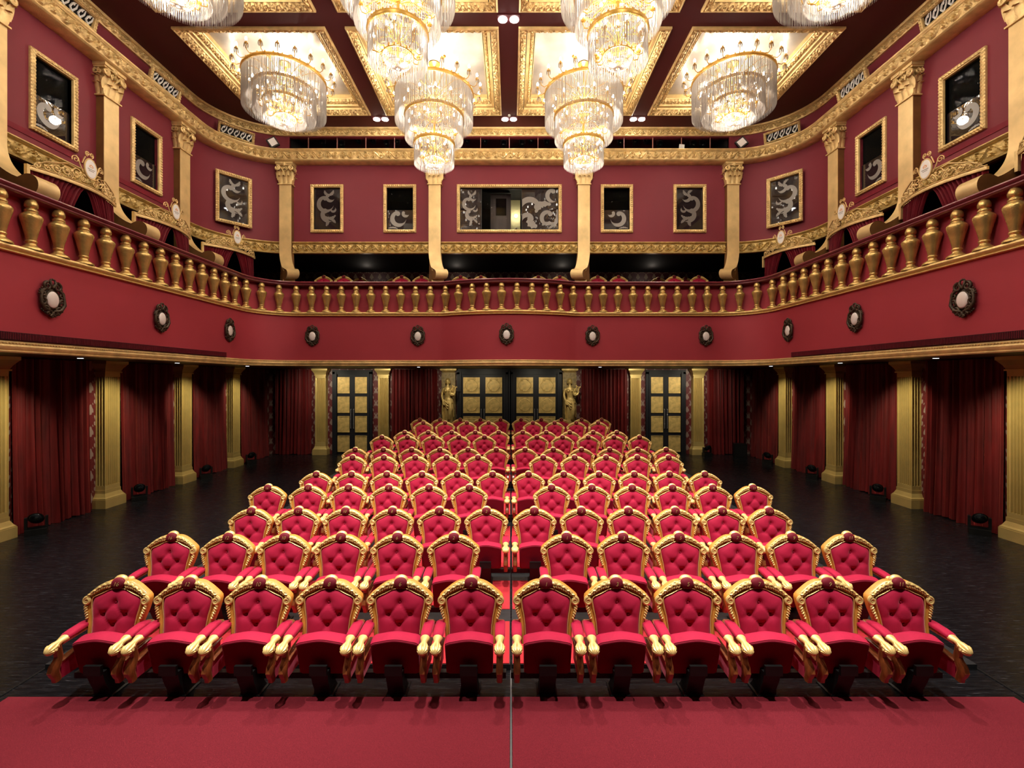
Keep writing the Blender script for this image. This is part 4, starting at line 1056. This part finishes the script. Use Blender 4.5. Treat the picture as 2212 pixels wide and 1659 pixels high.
# ------------------------------------------------------------------ chandeliers
def strands(R, z0, L_, n, r=.0075, jit=0., seed=1):
    rr = random.Random(seed); mb = MB()
    for k in range(n):
        a = 2 * PI * (k + rr.uniform(-.2, .2)) / n; x, y = R * math.cos(a), R * math.sin(a); zb = z0 - L_ * (1 - jit * rr.random())
        # faceted drops strung on the strand
        mb.loft([[(x + q * math.cos(t), y + q * math.sin(t), z) for t in (0, PI / 2, PI, 1.5 * PI)] for z, q in ((z0, r * .6), (z0 - L_ * .12, r), (z0 - L_ * .5, r * .75), (z0 - L_ * .9, r), (zb, r * .3))])
    return mb
def chandelier(loc, hs, Ls, bz, label, stem_top, proto=None):
    if proto: return dup(proto, loc, 0, label)
    t = thing('chandelier', label, 'chandelier', loc, 0, 'crystal chandeliers'); Rs = [1.07, .80, .55]
    MB().lathe([(.0, 0), (.14, 0), (.16, -.03), (.10, -.06), (.05, -.09), (0, -.1)], 20, (0, 0, stem_top)).build('ceiling_rose', BRASS, t)
    MB().tube([(0, 0, stem_top - .05), (0, 0, bz - .05)], .028, 8).build('stem', BRASS, t)
    rs = MB()
    for k in range(4):
        a = PI / 4 + k * PI / 2; rs.tube([(.42 * math.cos(a), .42 * math.sin(a), stem_top), (.42 * math.cos(a), .42 * math.sin(a), hs[0])], .006, 4); rs.lathe([(0, 0), (.07, 0), (.05, -.03), (0, -.04)], 10, (.42 * math.cos(a), .42 * math.sin(a), stem_top))
    rs.build('suspension_wires', BRASS, t)
    for i, (h, L_, R) in enumerate(zip(hs, Ls, Rs)):
        rg = MB()
        P = [[(q * math.cos(a), q * math.sin(a), z) for q, z in ((R - .02, h - .03), (R + .015, h - .03), (R + .03, h), (R + .025, h + .045), (R - .02, h + .045))] for a in [2 * PI * k / 64 for k in range(64)]]
        rg.grid(P, True, True)
        for k in range(32 if i == 0 else 24):
            a = 2 * PI * k / (32 if i == 0 else 24); rg.ell((R * math.cos(a), R * math.sin(a), h + .06), (.022, .022, .035), 6, 4)
        na = 14 if i == 0 else 10
        for k in range(na):
            a = 2 * PI * k / na + .2; c_, s_ = math.cos(a), math.sin(a)
            rg.tube([(.03 * c_, .03 * s_, h - .15), (R * .35 * c_, R * .35 * s_, h + .02), (R * .75 * c_, R * .75 * s_, h + .07), (R * c_, R * s_, h + .01)], .013, 5)
        rg.build('gilt_ring', BRASS, t)
        cs = strands(R, h - .02, L_, int(2 * PI * R / .030), seed=i); cs2 = strands(R - .06, h - .02, L_ * .82, int(2 * PI * R / .05), seed=i + 9); cs.add(cs2.v, cs2.f)
        if i < 2:      # swags from the ring up to the inner hub
            for k in range(48):
                a = 2 * PI * k / 48; c_, s_ = math.cos(a), math.sin(a); cs.tube([(R * c_, R * s_, h), (R * .7 * c_, R * .7 * s_, h - .10), (.45 * R * c_, .45 * R * s_, h - .05), (.2 * R * c_, .2 * R * s_, h + .08)], .006, 4)
        tag(cs.build('crystal_curtain', CRYS, t), 'curtain of hanging crystal strands', kind='stuff')
    bk = MB(); Rb = .29
    for k in range(44):
        a = 2 * PI * k / 44; c_, s_ = math.cos(a), math.sin(a)
        bk.tube([(Rb * math.cos(u) * c_, Rb * math.cos(u) * s_, bz - .24 * math.sin(u)) for u in np.linspace(0, 1.45, 6)], .0055, 4)
    for k in range(3): bk.ring(Rb * math.cos(.35 + .38 * k), .005, bz - .24 * math.sin(.35 + .38 * k), 28, 4)
    tag(bk.build('crystal_basket', CRYS, t), 'beaded crystal bowl at the bottom')
    br = MB().ring(Rb, .014, bz + .0, 36, 6)
    for k in range(16):
        a = 2 * PI * k / 16; br.ell((Rb * math.cos(a), Rb * math.sin(a), bz + .04), (.02, .02, .04), 6, 4)
    br.build('basket_ring', BRASS, t)
    bulb = MB().lathe([(0, 0), (.018, .005), (.030, .03), (.032, .05), (.022, .08), (.006, .105), (0, .108)], 8).mesh('bulb', BULB)
    def arm(sw):
        mb = MB(); mb.tube([(0, 0, 0), (.09 * sw, 0, -.06), (.17 * sw, 0, -.03), (.20 * sw, 0, .06), (.19 * sw, 0, .12)], [.012, .011, .010, .009, .009], 5)
        mb.lathe([(0, .11), (.045, .115), (.05, .13), (.018, .135), (.016, .19), (0, .19)], 8, (.19 * sw, 0, 0))
        return mb
    am = arm(1.).mesh('candle_arm', BRASS)
    drop = MB()
    for k in range(6):
        a = 2 * PI * k / 6; x, y = .19 + .05 * math.cos(a), .05 * math.sin(a)
        drop.loft([[(x + q * math.cos(u), y + q * math.sin(u), z) for u in (0, PI / 2, PI, 1.5 * PI)] for z, q in ((.12, .003), (.085, .010), (.04, .013), (.015, .002))])
    dm = drop.mesh('crystal_drop', CRYS)
    for R, h, n, r0 in ((1.09, hs[0] + .04, 20, 0), (.62, hs[0] - .45, 12, .2), (.50, hs[1] - .36, 10, .1), (.30, hs[2] - .30, 8, .1), (.26, bz + .06, 6, .3)):
        for k in range(n):
            a = 2 * PI * k / n + r0
            o = link('candle_arm', am, t, (R * math.cos(a), R * math.sin(a), h), a)
            link('bulb', bulb, o, (.19, 0, .19))
            if h > hs[0]: link('crystal_drop', dm, o)
    return t
MID = dict(hs=(HC + 7.95 - 0, HC + 7.30, HC + 6.54), Ls=(.82, .62, .56), bz=HC + 6.12)
SID = dict(hs=(HC + 8.34, HC + 8.00, HC + 7.68), Ls=(.88, .66, .46), bz=HC + 7.30)
pr = {}
for cy, dn_ in ((12.97, 'farther from the stage'), (8.81, 'cut by the photo top')):
    for sg, nm in ((-1, 'left'), (1, 'right')):
        for xx, dd, kind in ((2.08, MID, 'deep'), (6.24, SID, 'shallow')):
            lab = '%s tiered crystal chandelier, %s of centre, %s' % ('deep hanging' if kind == 'deep' else 'shallow outer', nm, dn_)
            if kind not in pr: pr[kind] = chandelier((sg * xx, cy, 0), dd['hs'], dd['Ls'], dd['bz'], lab, ZC + .36)
            else: chandelier((sg * xx, cy, 0), None, None, None, lab, 0, pr[kind])

# ------------------------------------------------------------------ ceiling downlights
def downlight(x, y, label):
    t = thing('twin_downlight', label, 'downlight', (x, y, ZC), 0, 'twin ceiling downlights')
    MB().box(-.27, .27, -.14, .14, -.012, .0).build('housing', CEIL, t, smooth=False)
    for sx in (-1, 1):
        o = MB().lathe([(0, -.0), (.105, -.0), (.105, -.012), (0, -.02)], 24, (0, 0, 0)).build('lamp', LAMPW, t, (sx * .135, 0, -.012))
DL = [(0, 10.9, 'between the four central coffers'), (0, 15.08, 'behind the central coffers'), (-4.16, 15.08, 'at the rear left of the ceiling'), (4.16, 15.08, 'at the rear right of the ceiling')]
for x, y, d in DL: downlight(x, y, 'bright twin ceiling downlight ' + d)
t = thing('smoke_detector', 'small white round detector beside the rear central downlight', 'detector', (0, 14.86, ZC)); MB().lathe([(0, 0), (.05, 0), (.045, -.03), (0, -.04)], 14).build('housing', WHITEP, t)

# ------------------------------------------------------------------ oval cartouches on the fascia
def cart_mesh():
    mb = MB(); mb.ring(1, .12, 0, 40, 6, (0, 0))
    mb.xform(lambda x, y, z: (x * .115, -.02 + z * .16, y * .145))
    def sc(cx, cz, r, a0, sg, tw=1.3, th=.02):
        pts = spiral(cx, cz, r, r * .15, tw, a0, sg, 18); n = len(pts); mb.tube([(x, -.03, z) for x, z in pts], [th * (1 - .5 * i / n) for i in range(n)], 6)
    for sx in (-1, 1):
        sc(sx * .085, .225, .075, PI / 2, -sx, 1.4, .024); sc(sx * .155, .09, .06, PI * .6 if sx > 0 else PI * .4, -sx, 1.2, .022)
        sc(sx * .165, -.05, .065, PI / 2, sx, 1.3, .024); sc(sx * .12, -.17, .07, -PI / 2, -sx, 1.3, .024); sc(sx * .05, -.23, .05, -PI / 2, -sx, 1.2, .02)
        mb.tube([(sx * .02, -.03, -.20), (sx * .14, -.04, -.17), (sx * .205, -.04, -.07), (sx * .20, -.035, .04), (sx * .17, -.03, .14), (sx * .10, -.03, .19)], [.02, .03, .028, .022, .024, .018], 7)
        for k in range(5): mb.ell((sx * (.215 - .012 * k * k * .4), -.02, .08 + .035 * k), (.022, .016, .014), 6, 4)
        for k in range(4): mb.ell((sx * (.09 + .03 * k), -.02, -.25 + .022 * k), (.02, .016, .02), 6, 4)
        mb.tube([(0, -.03, .20), (sx * .05, -.04, .28), (sx * .03, -.03, .335)], [.02, .024, .008], 6)
    for k in range(5): a = PI * (k / 4) ; mb.ell((.05 * math.cos(a), -.03, .31 + .035 * math.sin(a)), (.018, .016, .022), 6, 4)
    mb.ell((0, -.02, -.285), (.035, .02, .03), 8, 5); mb.ell((0, -.0, .16), (.07, .02, .05), 8, 5); mb.ell((0, .0, 0), (.17, .012, .22), 20, 6)
    return mb
CARTM = cart_mesh().mesh('bronze_surround', BRONZ, ang=70); OVM = MB().ell((0, -.03, 0), (.108, .04, .142), 20, 12).mesh('oval_cabochon', PORC)
def cart(x, y, rz, label):
    t = thing('cartouche', label, 'cartouche', (x * KB, y * KB, HC + 1.41 * KB), rz, 'bronze cartouches on the balcony fascia'); link('bronze_surround', CARTM, t); link('oval_cabochon', OVM, t)
for sg, nm in ((-1, 'left'), (1, 'right')):
    for y, d in ((8.22, 'nearest the stage'), (10.80, 'middle of three'), (13.42, 'farthest, by the curve')):
        cart(sg * (8.06 + .008), y, -sg * PI / 2, 'dark bronze cartouche with white oval on the %s fascia, %s' % (nm, d))
    for x, d in ((6.42, 'outer'), (2.98 if sg < 0 else 2.72, 'inner')):
        cart(sg * x, 15.19 + .008, 0, 'dark bronze cartouche with white oval on the rear fascia, %s one left of centre' % d if sg < 0 else 'dark bronze cartouche with white oval on the rear fascia, %s one right of centre' % d)
cart(-.08, 15.19 - .54 + .008, 0, 'dark bronze cartouche with white oval in the centre of the bowed fascia')

# ------------------------------------------------------------------ box pelmets and drapes
def arcp(x, hl=1.02, bow=.26): return -bow * (1 - (x / hl) ** 2)
def pelmet_parts():
    out = {}
    xs = np.linspace(-1.02, 1.02, 33)
    mb = MB(); mb.loft([[(x, arcp(x) - a, b) for a, b in ((.02, -.03), (.03, 0), (.02, .03), (-.02, .03), (-.02, -.03))] for x in xs])
    mb.tube([(x, arcp(x) - .01, .05) for x in xs], .012, 5)
    out['bar'] = mb.mesh('bar', GOLD)
    mb = MB(); T = lambda pts, r, n=5: mb.tube([(x, arcp(max(-1.02, min(1.02, x))) - .02, z) for x, z in pts], r, n)
    for sx in (-1, 1):
        for cx, cz, r, a0, sg in ((.26, .22, .11, -PI / 2, 1), (.30, .48, .075, -.5, 1), (.46, .17, .10, PI * .9, -1), (.62, .15, .085, -PI / 2, 1), (.76, .10, .065, PI * .9, -1), (.90, .09, .055, -PI / 2, 1), (.14, .14, .07, PI * .5, -1), (.40, .10, .06, PI * .5, 1), (.05, .70, .055, -PI / 2, 1), (.56, .06, .05, PI / 2, -1)):
            pts = spiral(sx * cx, cz, r, r * .15, 1.5, a0 if sx > 0 else PI - a0, sg * sx, 18); T(pts, [.011] * 19)
        T([(sx * .14, .28), (sx * .22, .42), (sx * .25, .52), (sx * .30, .555)], .012)
        T([(sx * .10, .62), (sx * .13, .56), (sx * .17, .46)], .012); T([(sx * 1.0, .03), (sx * .80, .20), (sx * .62, .26), (sx * .45, .33), (sx * .30, .30)], [.008, .014, .014, .014, .012])
        for k in range(10):
            x = sx * (.12 + .085 * k); z = .10 + .12 * (1 - k / 10) + .03 * (k % 2); mb.ell((x, arcp(x) - .03, z), (.038, .012, .022), 6, 4, Matrix.Rotation(sx * (.6 if k % 2 else -.5), 3, 'Y'))
    out['scrollwork'] = mb.mesh('scrollwork', GOLD)
    y = arcp(0) - .04
    mb = MB().ring(1, .10, 0, 32, 6); mb.xform(lambda a, b, c: (a * .145, y + c * .18, .40 + b * .20)); out['oval_rim'] = mb.mesh('oval_rim', GOLD)
    mb = MB().loft([[(r * .14 * math.cos(a), y + d, .40 + r * .195 * math.sin(a)) for a in [2 * PI * k / 32 for k in range(32)]] for r, d in ((.98, .02), (.98, -.01), (.9, -.018))]); out['oval_sign'] = mb.mesh('oval_sign', SIGNW)
    mb = MB(); 
    for k in range(5): mb.ell((-.04 + .02 * k, y - .02, .455 + .012 * (2 - abs(k - 2))), (.008, .003, .02), 6, 4)
    mb.box(-.045, .045, y - .022, y - .018, .43, .438); out['emblem'] = mb.mesh('emblem', SIGNO, smooth=False)
    mb = MB().box(-.085, .085, y - .022, y - .018, .385, .40).box(-.06, .06, y - .022, y - .018, .355, .365); out['lettering'] = mb.mesh('lettering', SIGNG, smooth=False)
    mb = MB().box(-1.06, -1.0, -.03, .03, -.30, .06); out['end_post'] = mb.mesh('end_post', GOLD, smooth=False)
    return out
PP = pelmet_parts()
def drape_mesh(sx, drop):
    n = 90; P = np.zeros((n + 1, 8, 3)); rr = random.Random(5 + int(sx > 0)); ph = np.cumsum([rr.uniform(.35, .85) for _ in range(n + 1)])
    for j in range(8):
        t = j / 7
        for i in range(n + 1):
            u = i / n; x = .04 + .94 * u; xb = .40 + .60 * u
            xx = x + (xb - x) * t ** .75
            P[i, j] = (sx * xx, arcp(min(1.0, xx)) + .05 + .034 * math.sin(ph[i] * 1.4) * (1 + .4 * t), -.03 - drop * t * (.96 + .04 * math.sin(ph[i] * .3)))
    return MB().grid(P).mesh('drape', CURB, ang=80)
DR = {-1: drape_mesh(-1, .80), 1: drape_mesh(1, .80)}
def pelmet(x, y, rz, sc, label, lab2):
    t = thing('box_pelmet', label, 'pelmet', (x, y, HC + 3.93), rz, 'gilt pelmets over the side boxes'); t.scale = (sc, 1, 1)
    for k in ('bar', 'scrollwork', 'end_post'): link(k, PP[k], t)
    link('oval_rim', PP['oval_rim'], t); s_ = link('oval_sign', PP['oval_sign'], t); s_['label'] = 'white oval sign with small orange emblem'; link('emblem', PP['emblem'], s_); link('lettering', PP['lettering'], s_)
    t2 = thing('box_curtain', lab2, 'curtain', (x, y, HC + 3.93), rz, 'dark red tied box curtains'); t2.scale = (sc, 1, 1)
    for sx in (-1, 1): link('drape', DR[sx], t2)
for sg, nm in ((-1, 'left'), (1, 'right')):
    rz = -sg * PI / 2
    for y, d in ((7.15, 'cut by the photo edge'), (9.58, 'nearest fully visible'), (12.02, 'second fully visible')):
        pelmet(sg * 8.90, y, rz, .94, 'scrolled gilt pelmet with white oval over the %s box, %s' % (nm, d), 'dark red drawn curtain in the %s box, %s' % (nm, d))
    a = math.atan2(1.65, .65)
    pelmet(sg * 8.56, 14.28, -sg * a if sg > 0 else a, .84, 'small dark gilt pelmet with white oval over the %s corner box' % nm, 'dark red drawn curtain in the %s corner box' % nm)

# ------------------------------------------------------------------ stage lights, speakers, recess
def moving_head(x, y, rz, label):
    t = thing('stage_light', label, 'stage light', (x, y, 0), rz, 'black stage lights on the floor')
    MB().box(-.15, .15, -.13, .13, 0, .11).build('base', BLACKM, t, smooth=False)
    yk = MB().box(-.14, .14, -.04, .04, .11, .14)
    for sx in (-1, 1): yk.box(sx * .14 - .02, sx * .14 + .02, -.05, .05, .11, .33)
    yk.build('yoke', BLACKM, t, smooth=False)
    h = MB().lathe([(0, -.17), (.08, -.17), (.105, -.10), (.115, .05), (.11, .15), (.095, .16), (0, .16)], 18); h.xform(lambda a, b, c: (a, -c * .8 - b * .4, .29 + b * .8 + c * .35)); hd = h.build('head', BLACKM, t)
    l = MB().lathe([(0, .155), (.085, .157), (.07, .175), (0, .18)], 16); l.xform(lambda a, b, c: (a, -c * .8 - b * .4, .29 + b * .8 + c * .35)); l.build('lens', LENS, hd)
for sg, nm in ((-1, 'left'), (1, 'right')):
    for y, x, d in ((8.86, 8.98, 'at the photo edge column'), (11.34, 9.0, 'beyond the second column'), (13.85, 9.02, 'beyond the third column'), (16.25, 9.02, 'beyond the fourth column')):
        moving_head(sg * x, y, -sg * .7, 'black stage light standing on the floor, %s side, %s' % (nm, d))
moving_head(7.62, 17.95, 0, 'black stage light before the rear right column')
t = thing('floor_speaker', 'black box speaker on the floor before the rear right curtain', 'speaker', (8.72, 17.6, 0), -.3)
MB().box(-.22, .22, -.18, .18, 0, .52).build('cabinet', BLACKM, t, smooth=False); MB().box(-.19, .19, -.19, -.18, .04, .48).build('grille', DARK, t, smooth=False)
rg = thing('recess_ribs', 'row of thin upright ribs across the dark lighting recess', 'ribs', (0, 15.69, ZK1 - .04))
rm_ = MB().box(-.010, .010, -.02, .02, 0, ZU0 - ZK1 + .06).mesh('rib', simple('rib_pink', (.30, .12, .10), .5), smooth=False)
for k in range(-7, 8): link('rib', rm_, rg, (k * .967, 0, 0))
k = 0
for px, py in ((637, 312), (697, 310), (738, 313), (774, 305), (806, 305), (835, 311), (858, 306), (1009, 305), (1048, 306), (1088, 312), (1128, 311), (1147, 304), (1181, 308), (1340, 308), (1372, 306), (1396, 305), (1425, 313), (1497, 313), (1518, 313)):
    k += 1; yy = 16.35; x = (px - 1104) / 1005 * yy + .06; z = HC + (820 - py) * yy / 1005
    t = thing('spotlight', 'dim spotlight inside the dark lighting recess, %s from the left' % ORD[k - 1], 'spotlight', (x, yy, z), 0, 'spotlights in the lighting recess')
    h = MB().lathe([(0, -.14), (.06, -.14), (.085, -.05), (.09, .10), (.075, .10), (.07, .04), (0, .03)], 14); h.xform(lambda a, b, c: (a, -c, b)); hd = h.build('lamp_housing', BLACKM, t)
    l = MB().lathe([(0, .05), (.065, .05), (.04, .075), (0, .08)], 14); l.xform(lambda a, b, c: (a, -c, b)); l.build('lens', LENS, hd)
    yk = MB().tube([(-.10, 0, 0), (-.10, .02, .14), (0, .03, .18), (.10, .02, .14), (.10, 0, 0)], .012, 5).build('yoke', STEEL, t)
    MB().tube([(0, .03, .17), (0, .03, ZC + .06 - z)], .012, 5).build('hanger', BLACKM, t)
t = thing('white_sheet', 'white folded sheet hung over a rib of the lighting recess', 'sheet', (5.78, 15.66, HC + 7.66)); MB().loft([[(-.10, 0, -.1), (.10, 0, -.1), (.10, .03, -.1), (-.10, .03, -.1)], [(-.05, 0, .27), (.12, 0, .25), (.12, .03, .25), (-.05, .03, .27)]]).build('cloth', WHITEP, t, smooth=False)
def flood(x, y, rz, label):
    t = thing('floodlight', label, 'floodlight', (x, y, HC + 7.80), rz, 'floodlights at the recess ends')
    b = MB().box(-.15, .15, -.05, .05, -.15, .15); b.xform(lambda a, b_, c: (a * .82 - c * .57, b_, a * .57 + c * .82)); b.build('housing', BLACKM, t, smooth=False)
    b = MB().box(-.11, .11, -.062, -.05, -.11, .11); b.xform(lambda a, b_, c: (a * .82 - c * .57, b_, a * .57 + c * .82)); b.build('glass', PORC, t, smooth=False)
    MB().tube([(0, .04, 0), (0, .14, -.12)], .02, 6).build('bracket', BLACKM, t)
flood(-7.78, 15.32, .35, 'square floodlight at the left end of the lighting recess'); flood(7.66, 15.34, -.35, 'square floodlight at the right end of the lighting recess')
for sg, nm in ((-1, 'left'), (1, 'right')):
    for x, y, d in ((8.55, 9.3, 'nearest the stage'), (8.55, 12.0, 'second along'), (8.3, 14.75, 'at the curve')):
        t = thing('recessed_light', 'tiny recessed light under the %s balcony, %s' % (nm, d), 'downlight', (sg * x, y, ZP0 + .003), 0, 'recessed lights under the balcony'); MB().lathe([(0, -.0), (.05, -.0), (.05, -.008), (0, -.008)], 12).build('lamp', LEDW, t)
for x in (-3.1, 3.1): 
    t = thing('recessed_light', 'tiny recessed light under the rear balcony, %s of centre' % ('left' if x < 0 else 'right'), 'downlight', (x, 15.9, ZP0 + .003), 0, 'recessed lights under the balcony'); MB().lathe([(0, -.0), (.05, -.0), (.05, -.008), (0, -.008)], 12).build('lamp', LEDW, t)

# ------------------------------------------------------------------ lights
def light(kind, loc, power, col, size=.15, rot=None, **kw):
    l = bpy.data.lights.new('lamp_' + kind.lower(), kind); l.energy = power; l.color = col; l.shadow_soft_size = size
    for a, b in kw.items(): setattr(l, a, b)
    o = bpy.data.objects.new('lamp_' + kind.lower(), l); C.objects.link(o); o.location = loc
    if rot: o.rotation_euler = rot
    o.visible_camera = False
    return o
WARM = (1, .89, .76)
PW = 105
for cy in (12.97, 8.81):
    for sg in (-1, 1):
        light('POINT', (sg * 2.08, cy, HC + 8.12), PW * .9, WARM, .2); light('POINT', (sg * 2.08, cy, HC + 7.55), PW, WARM, .2)
        light('POINT', (sg * 2.08, cy, HC + 6.62), PW * .5, WARM, .15); light('POINT', (sg * 2.08, cy, HC + 6.0), PW * .9, WARM, .12)
        light('POINT', (sg * 6.24, cy, HC + 8.45), PW * .7, WARM, .2); light('POINT', (sg * 6.24, cy, HC + 7.75), PW, WARM, .2)
        light('POINT', (sg * 6.24, cy, HC + 7.22), PW * 1.1, WARM, .12)
for sg in (-1, 1):
    light('POINT', (sg * 2.08, 4.65, HC + 8.0), PW * 1.5, WARM, .15); light('POINT', (sg * 2.08, 4.65, HC + 6.6), PW * 1.0, WARM, .12); light('POINT', (sg * 6.24, 4.65, HC + 7.9), PW * 1.5, WARM, .15)
for x in (-4.16, 0, 4.16): light('SPOT', (x, 2.58, ZC - .07), 2500, (1, .93, .86), .12, (math.radians(19), 0, 0), spot_size=math.radians(52), spot_blend=.8)  # unseen spot row added to light the seat cushions from above in front
for x, y in [(0, 10.9), (0, 15.08), (-4.16, 15.08), (4.16, 15.08), (0, 6.74), (-4.16, 6.74), (4.16, 6.74), (-4.16, 10.9), (4.16, 10.9)]:
    light('SPOT', (x, y, ZC - .07), 1300 if y < 14 else 250, (1, .93, .86), .25, (0, 0, 0), spot_size=math.radians(58), spot_blend=.8)
def aim(a, b): return (Vector(b) - Vector(a)).to_track_quat('-Z', 'Y').to_euler()
# small downlights under the balcony, turned to the doors, statues and columns
for x in (-7.4, -6.2, -4.95, -2.4, -1.0, 1.0, 2.4, 4.95, 6.2, 7.4):
    a = (x * .98, 16.7, ZP0 - .03); light('SPOT', a, 100 if abs(x) in (7.4, 4.95) else 52, (1, .90, .66), .08, aim(a, (x, 18.4, 1.9)), spot_size=math.radians(115), spot_blend=1)
for sg in (-1, 1):
    for y in (8.4, 10.85, 13.34, 15.75):
        a = (sg * 8.25, y - .5, ZP0 - .03); light('SPOT', a, 125, (1, .92, .60), .05, aim(a, (sg * 9.25, y, 1.9)), spot_size=math.radians(72), spot_blend=1)
light('POINT', (.24, WY + 1.35, FZ0 + 1.1), 14, (1, .9, .66), .05)
for x in (-5.4, -2.0, 2.0, 5.4): light('POINT', (x, 17.6, HC + 4.05), 3.5, (1, .85, .7), .06)
w = bpy.data.worlds.new('world'); bpy.context.scene.world = w; w.use_nodes = True
w.node_tree.nodes['Background'].inputs[0].default_value = (.9, .75, .65, 1); w.node_tree.nodes['Background'].inputs[1].default_value = .012

sc = bpy.context.scene
sc.view_settings.view_transform = 'Standard'; sc.view_settings.look = 'None'; sc.view_settings.gamma = 1; sc.view_settings.use_curve_mapping = False
sc.view_settings.exposure = 0.45
cy_ = sc.cycles
cy_.max_bounces = 6; cy_.diffuse_bounces = 3; cy_.glossy_bounces = 3; cy_.transmission_bounces = 3; cy_.transparent_max_bounces = 6
cy_.sample_clamp_indirect = 3; cy_.sample_clamp_direct = 0; cy_.use_denoising = True
cy_.caustics_reflective = False; cy_.caustics_refractive = False; cy_.use_light_tree = True
